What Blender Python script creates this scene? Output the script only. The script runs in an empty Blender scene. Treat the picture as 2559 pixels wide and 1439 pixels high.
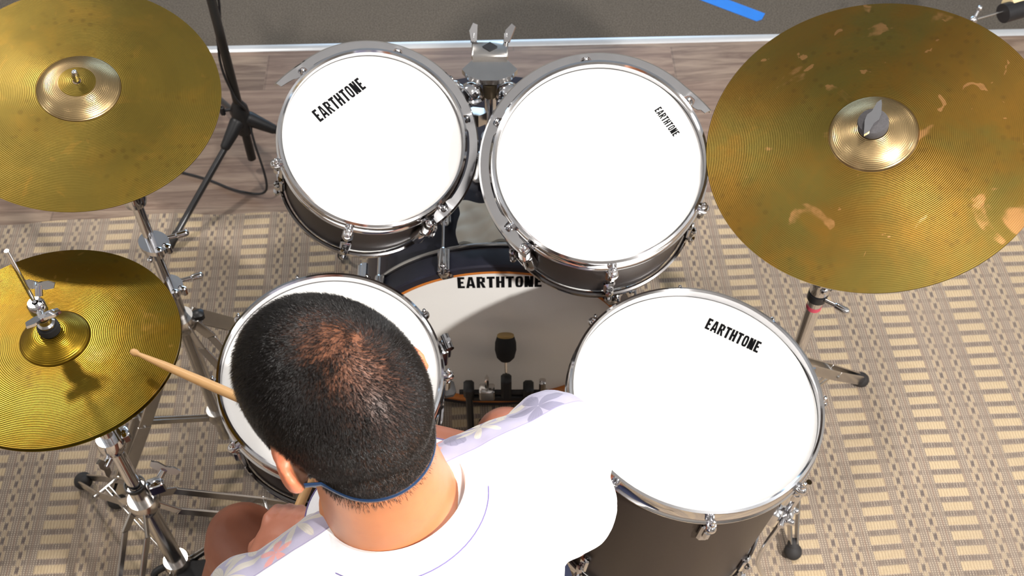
import bpy, math, random
import numpy as np
from mathutils import Vector, Matrix, Euler
from mathutils.bvhtree import BVHTree
random.seed(7); rng = np.random.default_rng(7)
SC = bpy.context.scene
COL = SC.collection
PI = math.pi
# ------------------------------------------------------------------ camera
cd = bpy.data.cameras.new('camera'); cam = bpy.data.objects.new('camera', cd); COL.objects.link(cam)
CAMH = 2.23; FPX = 2828.0
cam.location = (0, 0, CAMH); cam.rotation_euler = (math.radians(90 - 52), 0, 0)
cd.sensor_width = 36; cd.lens = 36 * FPX / 2559
cd.clip_start = .02
cd.dof.use_dof = True; cd.dof.focus_distance = 1.40; cd.dof.aperture_fstop = 12.0
SC.camera = cam
SC.view_settings.view_transform = 'Standard'; SC.view_settings.look = 'None'
SC.view_settings.gamma = 1; SC.view_settings.use_curve_mapping = False
SC.view_settings.exposure = 0.0
# ------------------------------------------------------------------ world and lamps
w = bpy.data.worlds.new('world'); SC.world = w; w.use_nodes = True
w.node_tree.nodes['Background'].inputs[0].default_value = (.75, .85, 1, 1)
w.node_tree.nodes['Background'].inputs[1].default_value = .6
def area(name, loc, target, size, power, col, shape='DISK', size_y=None, spread=PI):
    l = bpy.data.lights.new(name, 'AREA'); l.shape = shape; l.size = size; l.energy = power; l.color = col; l.spread = spread
    if size_y: l.size_y = size_y
    o = bpy.data.objects.new(name, l); COL.objects.link(o); o.location = loc
    o.rotation_euler = (Vector(target) - Vector(loc)).to_track_quat('-Z', 'Y').to_euler(); return o
area('ceiling_spot_key', (.55, .75, 2.93), (.2, 1.1, .4), .22, 34, (1, .96, .91))
area('side_spot', (1.5, -.95, 2.92), (.1, 1.0, .5), .13, 172, (1, .965, .915))
area('ceiling_spot', (1.7, 2.5, 2.93), (.4, 1.3, .3), .2, 5, (1, .94, .87))
area('ceiling_spot', (-1.7, 2.4, 2.93), (-.6, 1.4, .3), .2, 34, (1, .94, .87))
area('ceiling_spot', (-1.5, -.9, 2.93), (-.2, 1.2, .3), .2, 3, (1, .94, .87))
area('added_ceiling_fill', (3.0, .6, 2.2), (1.6, .8, 3), .5, 22, (.96, .98, 1))  # added fill that brightens the ceiling for chrome reflections, not a known fixture
area('added_ceiling_fill', (-3.0, .6, 2.2), (-1.6, .8, 3), .5, 14, (.96, .98, 1))  # matching added fill on the left, weaker
area('window_daylight', (0, 5.45, 1.7), (0, 1.5, .6), 2.4, 42, (.45, .72, 1), 'RECTANGLE', 1.3)

# ------------------------------------------------------------------ helpers
def tag(o, label=None, cat=None, group=None, kind=None):
    if label: o['label'] = label
    if cat: o['category'] = cat
    if group: o['group'] = group
    if kind: o['kind'] = kind
    return o
def thing(name, label, cat, loc=(0, 0, 0), group=None):
    o = bpy.data.objects.new(name, None); COL.objects.link(o); o.location = loc; o.empty_display_size = .05
    return tag(o, label, cat, group)
def basis(n, x=(1, 0, 0)):
    n = Vector(n).normalized(); x = Vector(x); x = (x - n * x.dot(n))
    if x.length < 1e-6: x = Vector((0, 1, 0)) - n * n.y
    x.normalize(); y = n.cross(x)
    return Matrix((x, y, n)).transposed()
class MB:
    def __init__(s): s.v = []; s.f = []; s.T = None
    def add(s, vs, fs):
        b = len(s.v)
        for p in vs:
            p = Vector(p); s.v.append(tuple(s.T @ p) if s.T else tuple(p))
        s.f += [tuple(i + b for i in f) for f in fs]; return s
    def grid(s, rings, closed=True, cap0=False, cap1=False):
        n = len(rings[0]); vs = [p for r in rings for p in r]; fs = []
        for i in range(len(rings) - 1):
            for j in range(n if closed else n - 1):
                k = (j + 1) % n; fs.append((i * n + j, i * n + k, (i + 1) * n + k, (i + 1) * n + j))
        if cap0: fs.append(tuple(reversed(range(n))))
        if cap1: fs.append(tuple((len(rings) - 1) * n + j for j in range(n)))
        return s.add(vs, fs)
    def tube(s, pts, r, seg=12, cap=True, flat=None):
        pts = [Vector(p) for p in pts]; rr = r if isinstance(r, (list, tuple)) else [r] * len(pts)
        t0 = (pts[1] - pts[0]).normalized()
        a = t0.orthogonal().normalized()
        if flat is not None:
            a = Vector(flat[0]); a = (a - t0 * a.dot(t0)).normalized()
        rings = []
        for i, p in enumerate(pts):
            t = (pts[min(i + 1, len(pts) - 1)] - pts[max(i - 1, 0)])
            t = t.normalized() if t.length > 1e-9 else t0
            a = (a - t * a.dot(t)).normalized(); b = t.cross(a)
            ka, kb = (1, 1) if flat is None else (flat[1], flat[2])
            rings.append([p + (a * math.cos(q) * ka + b * math.sin(q) * kb) * rr[i] for q in [2 * PI * j / seg for j in range(seg)]])
        return s.grid(rings, True, cap, cap)
    def lathe(s, prof, c=(0, 0, 0), n=(0, 0, 1), seg=64, closed=False, a0=0, a1=2 * PI):
        M = basis(n); c = Vector(c); full = abs(a1 - a0 - 2 * PI) < 1e-6
        m = seg if full else seg + 1
        rings = [[c + M @ Vector((r * math.cos(a0 + (a1 - a0) * j / seg), r * math.sin(a0 + (a1 - a0) * j / seg), z)) for j in range(m)] for r, z in prof]
        if closed: rings.append(rings[0])
        s.grid(rings, full)
        if closed and not full:
            k = len(prof); b = len(s.v) - (k + 1) * m
            s.f.append(tuple(b + i * m for i in range(k))); s.f.append(tuple(b + i * m + m - 1 for i in reversed(range(k))))
        return s
    def ball(s, c, r, seg=16, M=None):
        r = Vector((r, r, r)) if not hasattr(r, '__len__') else Vector(r); c = Vector(c); M = M or Matrix.Identity(3)
        h = seg // 2; rings = []
        for i in range(h + 1):
            t = PI * max(min(i, h - 1e-3), 1e-3) / h
            rings.append([c + M @ Vector((r.x * math.sin(t) * math.cos(q), r.y * math.sin(t) * math.sin(q), -r.z * math.cos(t))) for q in [2 * PI * j / seg for j in range(seg)]])
        return s.grid(rings, True, True, True)
    def capsule(s, p, q, r0, r1, seg=16):
        p = Vector(p); q = Vector(q); d = (q - p); L = d.length; M = basis(d, d.orthogonal()); prof = []
        for i in range(7): t = PI / 2 * i / 6; prof.append((max(r0 * math.sin(t), 1e-4), -r0 * math.cos(t)))
        for i in range(7): t = PI / 2 * i / 6; prof.append((max(r1 * math.cos(t), 1e-4), L + r1 * math.sin(t)))
        rings = [[p + M @ Vector((r * math.cos(a), r * math.sin(a), z)) for a in [2 * PI * j / seg for j in range(seg)]] for r, z in prof]
        return s.grid(rings, True, True, True)
    def box(s, c, size, M=None, bev=0.0):
        c = Vector(c); M = M or Matrix.Identity(3); x, y, z = [k / 2 for k in size]; b = min(bev, x * .9, y * .9, z * .9)
        if b <= 0:
            vs = [c + M @ Vector((i * x, j * y, k * z)) for i in (-1, 1) for j in (-1, 1) for k in (-1, 1)]
            return s.add(vs, [(0, 1, 3, 2), (4, 6, 7, 5), (0, 4, 5, 1), (2, 3, 7, 6), (0, 2, 6, 4), (1, 5, 7, 3)])
        def ring(xx, yy, zz):
            o = []
            for sx, sy in ((1, 1), (-1, 1), (-1, -1), (1, -1)):
                k = [(xx, yy - b), (xx - b, yy)]
                if sx * sy < 0: k.reverse()
                o += [c + M @ Vector((sx * a, sy * e, zz)) for a, e in k]
            return o
        return s.grid([ring(x - b, y - b, -z), ring(x, y, -z + b), ring(x, y, z - b), ring(x - b, y - b, z)], True, True, True)
    def prism(s, poly, h, M=None, c=(0, 0, 0)):
        M = M or Matrix.Identity(3); c = Vector(c); n = len(poly)
        return s.grid([[c + M @ Vector((x, y, 0)) for x, y in poly], [c + M @ Vector((x, y, h)) for x, y in poly]], True, True, True)
    def build(s, name, mat, parent=None, smooth=True, loc=None):
        me = bpy.data.meshes.new(name)
        L = Vector(parent.location) if parent and parent.type == 'EMPTY' else (Vector(parent.matrix_basis.translation) if parent else Vector((0, 0, 0)))
        off = root_off(parent) if parent else Vector((0, 0, 0))
        if loc is not None and parent is None: off = Vector(loc)
        me.from_pydata([tuple(Vector(v) - off) for v in s.v], [], s.f); me.update()
        if smooth:
            me.polygons.foreach_set('use_smooth', [True] * len(me.polygons))
            try: me.set_sharp_from_angle(angle=math.radians(38))
            except Exception: pass
        o = bpy.data.objects.new(name, me); COL.objects.link(o)
        if mat: me.materials.append(mat)
        if parent: o.parent = parent
        elif loc is not None: o.location = loc
        return o
def root_off(o):
    v = Vector((0, 0, 0))
    while o: v = v + o.location; o = o.parent
    return v
def arc(c, r, a0, a1, n, M=None, z=0):
    M = M or Matrix.Identity(3); c = Vector(c)
    return [c + M @ Vector((r * math.cos(a0 + (a1 - a0) * i / n), r * math.sin(a0 + (a1 - a0) * i / n), z)) for i in range(n + 1)]
def smooth_path(pts, n=8):
    pts = [Vector(p) for p in pts]; P = [pts[0]] + pts + [pts[-1]]; out = []
    for i in range(1, len(P) - 2):
        for k in range(n):
            t = k / n; a, b, c, d = P[i - 1], P[i], P[i + 1], P[i + 2]
            out.append(.5 * ((2 * b) + (c - a) * t + (2 * a - 5 * b + 4 * c - d) * t * t + (3 * b - a - 3 * c + d) * t ** 3))
    return out + [pts[-1]]

# ------------------------------------------------------------------ materials
class NT:
    def __init__(s, name):
        s.mat = bpy.data.materials.new(name); s.mat.use_nodes = True; s.t = s.mat.node_tree
        s.b = s.t.nodes['Principled BSDF']; s.co = s.t.nodes.new('ShaderNodeTexCoord').outputs['Object']
    def new(s, k): return s.t.nodes.new(k)
    def put(s, sock, v):
        if hasattr(v, 'is_linked') or isinstance(v, bpy.types.NodeSocket): s.t.links.new(v, sock)
        else: sock.default_value = v if not (isinstance(v, tuple) and len(v) == 3 and len(getattr(sock, 'default_value', (0,))) == 4) else (*v, 1)
    def m(s, op, a, b=0.0, c=None, clamp=False):
        n = s.new('ShaderNodeMath'); n.operation = op; n.use_clamp = clamp
        s.put(n.inputs[0], a); s.put(n.inputs[1], b)
        if c is not None: s.put(n.inputs[2], c)
        return n.outputs[0]
    def xyz(s, v=None):
        n = s.new('ShaderNodeSeparateXYZ'); s.put(n.inputs[0], v or s.co); return n.outputs
    def scale(s, k, v=None):
        n = s.new('ShaderNodeMapping'); s.put(n.inputs[0], v or s.co); n.inputs['Scale'].default_value = k; return n.outputs[0]
    def noise(s, sc, det=3, v=None, rough=.5, dist=0):
        n = s.new('ShaderNodeTexNoise'); s.put(n.inputs['Vector'], v or s.co); n.inputs['Scale'].default_value = sc
        n.inputs['Detail'].default_value = det; n.inputs['Roughness'].default_value = rough; n.inputs['Distortion'].default_value = dist; return n.outputs[0]
    def vor(s, sc, v=None, feat='F1'):
        n = s.new('ShaderNodeTexVoronoi'); n.feature = feat; s.put(n.inputs['Vector'], v or s.co); n.inputs['Scale'].default_value = sc; return n.outputs
    def step(s, x, lo, hi):
        n = s.new('ShaderNodeMapRange'); n.interpolation_type = 'SMOOTHSTEP'; s.put(n.inputs[0], x); n.inputs[1].default_value = lo; n.inputs[2].default_value = hi; return n.outputs[0]
    def mix(s, f, a, b):
        n = s.new('ShaderNodeMix'); n.data_type = 'RGBA'; s.put(n.inputs[0], f); s.put(n.inputs[6], a); s.put(n.inputs[7], b); return n.outputs[2]
    def band(s, x, c, hw, soft):   # 1 inside |x-c|<hw
        return s.step(s.m('SUBTRACT', hw + soft / 2, s.m('ABSOLUTE', s.m('SUBTRACT', x, c))), 0, soft)
    def AND(s, *a):
        r = a[0]
        for k in a[1:]: r = s.m('MULTIPLY', r, k)
        return r
    def OR(s, a, b): return s.m('MAXIMUM', a, b)
    def bump(s, h, st=.3, dist=.001):
        n = s.new('ShaderNodeBump'); s.put(n.inputs['Height'], h); n.inputs['Strength'].default_value = st; n.inputs['Distance'].default_value = dist
        s.t.links.new(n.outputs[0], s.b.inputs['Normal'])
    def set(s, col=None, rough=None, metal=None, **k):
        if col is not None: s.put(s.b.inputs['Base Color'], col)
        if rough is not None: s.put(s.b.inputs['Roughness'], rough)
        if metal is not None: s.put(s.b.inputs['Metallic'], metal)
        for a, v in k.items(): s.put(s.b.inputs[a.replace('_', ' ')], v)
        return s
def lin(r, g, b):
    f = lambda c: (c / 255 / 12.92) if c < 10.3 else ((c / 255 + .055) / 1.055) ** 2.4
    return (f(r), f(g), f(b))
def simple(name, col, rough=.5, metal=0, nz=0, nsc=60, **k):
    n = NT(name)
    if nz:
        t = n.noise(nsc, 4); c0 = tuple(x * (1 - nz) for x in col); c1 = tuple(min(1, x * (1 + nz)) for x in col)
        n.set(n.mix(t, c0, c1), rough, metal, **k)
    else: n.set(col, rough, metal, **k)
    return n.mat
chrome = simple('chrome', (.72, .72, .74), .09, 1, .06, 30)
chrome_dull = simple('chrome_dull', (.6, .58, .56), .22, 1, .12, 40)
black = simple('black_plastic', (.012, .012, .014), .45, 0, .3, 80)
rubber = simple('rubber', (.02, .018, .018), .75, 0, .3, 90)
ink = simple('ink', (.006, .006, .007), .9, Specular_IOR_Level=.05)
white_head = simple('coated_white_film', (.86, .85, .83), .55, 0, .012, 200)
snare_side = white_head
wood_stick = simple('hickory', lin(205, 160, 105), .45, 0, .1, 50)
shell_mat = simple('satin_dark_shell', lin(62, 53, 49), .42, .45, .1, 150)
bass_shell = simple('satin_navy_black_shell', lin(38, 38, 50), .4, .2, .2, 90)
hoop_orange = simple('orange_wood_edge', lin(190, 112, 45), .4, 0, .12, 60)
felt = simple('felt', lin(70, 68, 70), .95, 0, .35, 400)
beige = simple('beige_tape', lin(225, 205, 160), .6, 0, .05)
red_tape = simple('red_mark', lin(190, 70, 90), .6)
def cymbal_mat(name, c0, c1, c2, stain, stains, rough, seed):
    n = NT(name); x, y, z = n.xyz(); r = n.m('SQRT', n.m('ADD', n.m('MULTIPLY', x, x), n.m('MULTIPLY', y, y)))
    off = n.new('ShaderNodeMapping'); n.put(off.inputs[0], n.co); off.inputs['Location'].default_value = (seed, seed * .7, seed * .3)
    v = off.outputs[0]
    a = n.noise(5.5, 4, v, .6, .6); b = n.noise(14, 5, v, .65, .4)
    col = n.mix(n.step(a, .38, .64), c0, c1); col = n.mix(n.m('MULTIPLY', n.step(b, .45, .75), .55), col, c2)
    st = n.m('MULTIPLY', n.OR(n.AND(n.step(n.noise(11, 3, v, .5, 1.2), .62, .66), n.step(n.noise(40, 3, v), .35, .6)), n.step(n.noise(17, 4, v, .5, 1.6), .69, .71)), stains)
    col = n.mix(st, col, stain)
    vd = n.vor(58, v)[0]; dots = n.AND(n.step(n.m('SUBTRACT', .34, vd), 0, .2), n.step(n.noise(7, 2, v), .42, .6), .30)
    col = n.mix(dots, col, lin(70, 52, 20))
    ring = n.m('SINE', n.m('MULTIPLY', r, 2 * PI / .0026))
    rr2 = n.m('MULTIPLY', n.step(n.m('SINE', n.m('MULTIPLY', r, 2 * PI / .062)), -.3, .8), .7)
    ringm = n.m('ADD', .3, rr2)
    col = n.mix(n.m('MULTIPLY', n.m('MULTIPLY', n.m('ADD', ring, 1), .085), ringm), col, lin(60, 45, 15))
    n.set(col, rough, .85, Anisotropic=.55)
    tg = n.new('ShaderNodeTangent'); tg.direction_type = 'RADIAL'; tg.axis = 'Z'; n.t.links.new(tg.outputs[0], n.b.inputs['Tangent'])
    n.bump(n.m('ADD', n.m('MULTIPLY', ring, .35), n.m('MULTIPLY', n.noise(26, 2, v), 2.2)), .22, .0012)
    return n.mat
ride_mat = cymbal_mat('ride_bronze', lin(103, 77, 25), lin(93, 80, 31), lin(116, 82, 25), lin(166, 120, 76), .6, .36, 1.3)
crash_mat = cymbal_mat('crash_bronze', lin(112, 95, 38), lin(119, 99, 38), lin(134, 104, 38), lin(170, 122, 50), .15, .33, 4.1)
hat_mat = cymbal_mat('hat_bronze', lin(122, 92, 16), lin(110, 94, 28), lin(132, 95, 14), lin(175, 130, 60), .35, .28, 7.7)
def bell_mat(name, col):
    n = NT(name); x, y, z = n.xyz(); r = n.m('SQRT', n.m('ADD', n.m('MULTIPLY', x, x), n.m('MULTIPLY', y, y)))
    ring = n.m('SINE', n.m('MULTIPLY', r, 2 * PI / .0024))
    c = n.mix(n.noise(30, 4), tuple(k * .8 for k in col), col)
    n.set(c, .27, .95, Anisotropic=.5); n.bump(ring, .25, .0006)
    return n.mat
bell_bright = bell_mat('lathed_bell', lin(168, 144, 104))
bell_gold = bell_mat('gold_bell', lin(152, 122, 36))

# ------------------------------------------------------------------ room
def struct(o): o['kind'] = 'structure'; return o
def floor_wood():
    n = NT('grey_oak_laminate'); x, y, z = n.xyz()
    row = n.m('FLOOR', n.m('DIVIDE', n.m('ADD', y, .02), .152)); xs = n.m('ADD', x, n.m('MULTIPLY', row, .473))
    pid = n.m('FLOOR', n.m('DIVIDE', xs, 1.2))
    seed = n.m('ADD', n.m('MULTIPLY', row, 3.7), n.m('MULTIPLY', pid, 1.9))
    cb = n.new('ShaderNodeCombineXYZ'); n.put(cb.inputs[0], n.m('MULTIPLY', x, 1.6)); n.put(cb.inputs[1], n.m('MULTIPLY', y, 17)); n.put(cb.inputs[2], seed)
    g = n.noise(2.2, 6, cb.outputs[0], .62, 1.0); g2 = n.noise(9, 5, cb.outputs[0], .6, .3)
    col = n.mix(n.step(g, .3, .7), lin(98, 77, 64), lin(150, 130, 112)); col = n.mix(n.m('MULTIPLY', n.step(g2, .45, .8), .5), col, lin(120, 100, 88))
    tint = n.m('FRACT', n.m('MULTIPLY', n.m('SINE', seed), 43.7)); col = n.mix(n.m('MULTIPLY', tint, .35), col, lin(150, 120, 105))
    gap = n.OR(n.band(n.m('FRACT', n.m('DIVIDE', n.m('ADD', y, .02), .152)), .5 - .497, .006, .004), n.band(n.m('FRACT', n.m('DIVIDE', xs, 1.2)), .003, .0012, .001))
    col = n.mix(n.m('MULTIPLY', gap, .35), col, lin(60, 48, 42)); n.set(col, .5); n.bump(g2, .1, .001); return n.mat
def carpet_m():
    n = NT('charcoal_carpet'); a = n.noise(260, 3, None, .7); b = n.noise(60, 3); c = n.noise(2, 2)
    col = n.mix(n.step(a, .3, .7), lin(60, 54, 48), lin(116, 106, 94)); col = n.mix(n.m('MULTIPLY', b, .4), col, lin(74, 68, 60))
    n.set(col, .95); n.bump(a, .6, .003); return n.mat
def plane(name, x0, x1, y0, y1, z0, z1, mat, rot=0, loc=(0, 0, 0)):
    b = MB(); b.box(((x0 + x1) / 2, (y0 + y1) / 2, (z0 + z1) / 2), (x1 - x0, y1 - y0, z1 - z0)); o = b.build(name, mat, None, False); o.location = loc; o.rotation_euler.z = rot; return o
A = math.radians(1.85)   # the flooring joint runs a little askew
TR = (0, 2.664, 0)
struct(plane('floor', -4, 4, -6, 0, -.06, 0, floor_wood(), A, TR))
struct(plane('floor_carpet', -4, 4, .018, 4, -.06, .004, carpet_m(), A, TR))
alu = simple('aluminium_strip', lin(205, 208, 212), .3, .35, .05)
tr = MB(); tr.grid([[(x, -.002, .0), (x, .004, .0045), (x, .014, .006), (x, .022, .0055), (x, .024, .0)] for x in (-3.9, 3.9)], False)
o = tr.build('trim_1', alu); o.location = TR; o.rotation_euler.z = A; struct(o)
wallm = simple('wall_paint', lin(190, 186, 180), .8, 0, .03, 4); ceilm = simple('ceiling_paint', lin(216, 220, 224), .85, 0, .03, 6)
struct(plane('wall_left', -3.3, -3.2, -3, 5.6, 0, 3, wallm)); struct(plane('wall_right', 3.2, 3.3, -3, 5.6, 0, 3, wallm))
struct(plane('wall_back', -3.2, 3.2, -3.1, -3, 0, 3, wallm)); struct(plane('ceiling', -3.3, 3.3, -3.1, 5.7, 3, 3.1, ceilm))
b = MB(); b.box((0, 5.65, .5), (6.4, .1, 1)); b.box((0, 5.65, 2.7), (6.4, .1, .6)); b.box((-2.25, 5.65, 1.7), (1.9, .1, 1.4)); b.box((2.25, 5.65, 1.7), (1.9, .1, 1.4))
struct(b.build('wall_front', wallm, None, False))
fr = MB()
for x in (-1.28, 0, 1.28): fr.box((x, 5.65, 1.7), (.04, .06, 1.4))
for z in (1.02, 2.38): fr.box((0, 5.65, z), (2.6, .06, .04))
struct(fr.build('window_1', simple('white_frame', (.8, .8, .8), .4), None, False))

# ------------------------------------------------------------------ woven rug
def rug_mat():
    n = NT('woven_rug'); x, y, z = n.xyz(); P = .176; Q = .0338
    nz = n.noise(3, 3); wob = n.m('MULTIPLY', n.m('SUBTRACT', n.noise(4, 2), .5), .010)
    y2 = n.m('ADD', y, wob)
    X = n.m('ADD', n.m('ADD', x, n.m('MULTIPLY', n.m('SUBTRACT', n.noise(90, 2), .5), .0022)), .55 * P); Y = n.m('ADD', y2, .5 * Q)
    u = n.m('FRACT', n.m('DIVIDE', X, P)); v = n.m('FRACT', n.m('DIVIDE', Y, Q))
    um = n.m('MULTIPLY', u, P)
    tick = n.m('FRACT', n.m('DIVIDE', X, .0066)); tk = n.band(tick, .5, .3, .2)
    thx = n.m('FRACT', n.m('DIVIDE', X, .0055)); thy = n.m('FRACT', n.m('DIVIDE', Y, .00483))
    weave = n.AND(n.band(thx, .5, .20, .25), n.band(thy, .5, .28, .25))
    cream, dark, brown = lin(200, 180, 148), lin(98, 87, 82), lin(134, 96, 76)
    cn = n.mix(n.noise(120, 3), lin(184, 161, 126), cream)
    base = n.mix(weave, n.mix(n.noise(40, 3), lin(118, 104, 93), lin(136, 121, 107)), n.mix(n.noise(25, 2), lin(186, 170, 150), lin(202, 188, 168)))
    base = n.mix(n.m('MULTIPLY', n.band(n.m('FRACT', n.m('DIVIDE', X, .0198)), .5, .06, .1), .4), base, brown)
    base = n.mix(n.m('MULTIPLY', n.AND(n.m('SUBTRACT', 1, n.band(v, .5, .36, .1)), tk), .35), base, dark)
    base = n.mix(n.m('MULTIPLY', n.step(nz, .45, .7), .3), base, lin(118, 106, 100))
    inb = n.band(um, .033, .033, .002)
    grey = n.AND(inb, n.m('SUBTRACT', 1, n.band(v, .5, .36, .08)))
    base = n.mix(n.m('MULTIPLY', grey, n.m('ADD', .12, n.m('MULTIPLY', tk, .62))), base, dark)
    barm = n.AND(inb, n.band(v, .5, .28, .12))
    bar = n.mix(n.m('MULTIPLY', n.m('SUBTRACT', 1, tk), .42), cn, lin(140, 118, 92))
    col = n.mix(barm, base, bar)
    for c in (.0968, .1408):
        d = n.m('SUBTRACT', um, c); ad = n.m('ABSOLUTE', d)
        sk = n.m('ADD', d, n.m('MULTIPLY', n.m('SUBTRACT', v, .5), -.004))
        flank = n.AND(n.band(ad, .0078, .0034, .0016), n.band(v, .5, .30, .12))
        cen = n.AND(n.band(d, 0, .0050, .002), n.m('SUBTRACT', 1, n.band(v, .5, .29, .12)))
        col = n.mix(n.m('MULTIPLY', flank, .5), col, cn); col = n.mix(n.m('MULTIPLY', cen, .5), col, cn)
        dk = n.AND(n.band(sk, 0, .0034, .0016), n.band(v, .5, .19, .1))
        col = n.mix(n.m('MULTIPLY', dk, .75), col, lin(66, 58, 62))
        dk2 = n.AND(n.band(ad, .010, .003, .002), n.m('SUBTRACT', 1, n.band(v, .5, .38, .06)))
        col = n.mix(n.m('MULTIPLY', dk2, .4), col, dark)
    col = n.mix(n.m('ADD', .12, n.m('MULTIPLY', n.step(n.noise(5, 3), .4, .7), .2)), col, lin(146, 130, 114))
    n.set(col, .95); n.bump(n.m('ADD', n.m('MULTIPLY', weave, .5), n.OR(barm, 0.0)), .5, .002); return n.mat
rr = random.Random(3); b = MB(); th = math.radians(3.2)
nx, ny = 90, 60; X0, X1, Y0, Y1 = -2.9, .95, -2.6, .37
top = []
for j in range(ny + 1):
    row = []
    for i in range(nx + 1):
        x = X0 + (X1 - X0) * i / nx; y = Y0 + (Y1 - Y0) * j / ny
        if j == ny: y += .006 * math.sin(x * 9) + .004 * math.sin(x * 23 + 1)
        e = min(1, (ny - j) / 2)
        z = .006 + .0022 * math.sin(x * 5.1 + y * 3) * math.sin(y * 4.3 + 1) * e
        row.append((x, y, z))
    top.append(row)
b.grid(top, False)
b.grid([[(p[0], p[1], .0002) for p in top[-1]], top[-1]], False); b.grid([top[0], [(p[0], p[1], .0002) for p in top[0]]], False)
b.grid([[r[-1] for r in top], [(r[-1][0], r[-1][1], .0002) for r in top]], False); b.grid([[(r[0][0], r[0][1], .0002) for r in top], [r[0] for r in top]], False)
rug = b.build('area_rug', rug_mat()); rug.location = (.997, 1.713, .0006); rug.rotation_euler.z = th
tag(rug, 'large flat-woven beige and grey rug under the drum kit', 'rug')
RZ = .0105
# blue tape on the carpet
b = MB(); b.T = None
p0, p1 = Vector((.50, 2.96, .0048)), Vector((.766, 2.79, .0048)); d = (p1 - p0).normalized(); s_ = Vector((-d.y, d.x, 0)) * .024
b.add([p0 - s_, p1 - s_ - d * .006, p1 - s_ * .3 + d * .004, p1 + s_ + d * .0, p0 + s_] + [q + Vector((0, 0, .0006)) for q in (p0 - s_, p1 - s_ - d * .006, p1 - s_ * .3 + d * .004, p1 + s_, p0 + s_)],
      [(5, 6, 7, 8, 9), (4, 3, 2, 1, 0)] + [(i, (i + 1) % 5, (i + 1) % 5 + 5, i + 5) for i in range(5)])
tag(b.build('masking_tape', simple('blue_tape', lin(35, 120, 215), .55, 0, .06, 30), None, False), 'strip of blue masking tape stuck on the dark carpet', 'tape')

# ------------------------------------------------------------------ lettering
def letter(ch):
    w, h, s = .62, 1.0, .24
    R = lambda x0, y0, x1, y1: [(x0, y0), (x1, y0), (x1, y1), (x0, y1)]
    if ch == 'E': return [R(0, 0, s, h), R(s, 0, .5, .18), R(s, .42, .42, .59), R(s, .82, .5, h)], .5
    if ch == 'A': return [[(0, 0), (.21, 0), (.36, h), (.19, h)], [(.45, 0), (.66, 0), (.47, h), (.30, h)], R(.15, .18, .51, .36)], .66
    if ch == 'R': return [R(0, 0, s, h), R(s, .83, .42, h), R(s, .42, .42, .58), R(.37, .5, .59, .93), [(.24, .46), (.45, .46), (.63, 0), (.41, 0)]], .62
    if ch == 'T': return [R(.16, 0, .40, .84), R(0, .82, .56, h)], .56
    if ch == 'H': return [R(0, 0, s, h), R(.36, 0, .36 + s, h), R(s, .42, .38, .59)], .60
    if ch == 'N': return [R(0, 0, s, h), R(.38, 0, .38 + s, h), [(.30, 0), (.50, 0), (.40, .5), (.30, h), (.12, h), (.12, .62)]], .62
    if ch == 'O':
        return 'ring', .56
def lettering(parent, M, c, p0, ux, uy, total, height, z, mat=ink):
    """EARTHTONE along ux starting at p0 (disc coordinates)."""
    b = MB(); x = 0; gap = .10; W = sum(letter(k)[1] for k in 'EARTHTONE') + gap * 8; k = total / W; p0 = Vector(p0)
    ux = Vector(ux).normalized(); uy = Vector(uy).normalized()
    def P(q): return p0 + ux * q[0] * k + uy * q[1] * height
    c = Vector(c)
    def poly(pl):
        b.grid([[c + M @ Vector((*P(q), zz)) for q in pl] for zz in (z - .0006, z)], True, True, True)
    for ch in 'EARTHTONE':
        pl, wd = letter(ch)
        if pl == 'ring':
            n = 20; o, i_ = [], []
            for a in range(n):
                t = 2 * PI * a / n; cx = max(-1, min(1, math.cos(t) * 1.25)); cy = math.sin(t)
                o.append((x + .28 + .28 * math.copysign(abs(math.cos(t)) ** .55, math.cos(t)), .5 + .5 * math.copysign(abs(cy) ** .7, cy)))
                i_.append((x + .28 + .075 * math.copysign(abs(math.cos(t)) ** .55, math.cos(t)), .5 + .34 * math.copysign(abs(cy) ** .7, cy)))
            f = lambda pts, zz: [c + M @ Vector((*P(q), zz)) for q in pts]
            b.grid([f(i_, z - .0006), f(o, z - .0006), f(o, z), f(i_, z), f(i_, z - .0006)], True)
        else:
            for q in pl: poly([(x + a, y) for a, y in q])
        x += wd + gap
    return b.build('lettering', mat, parent, False)

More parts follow.
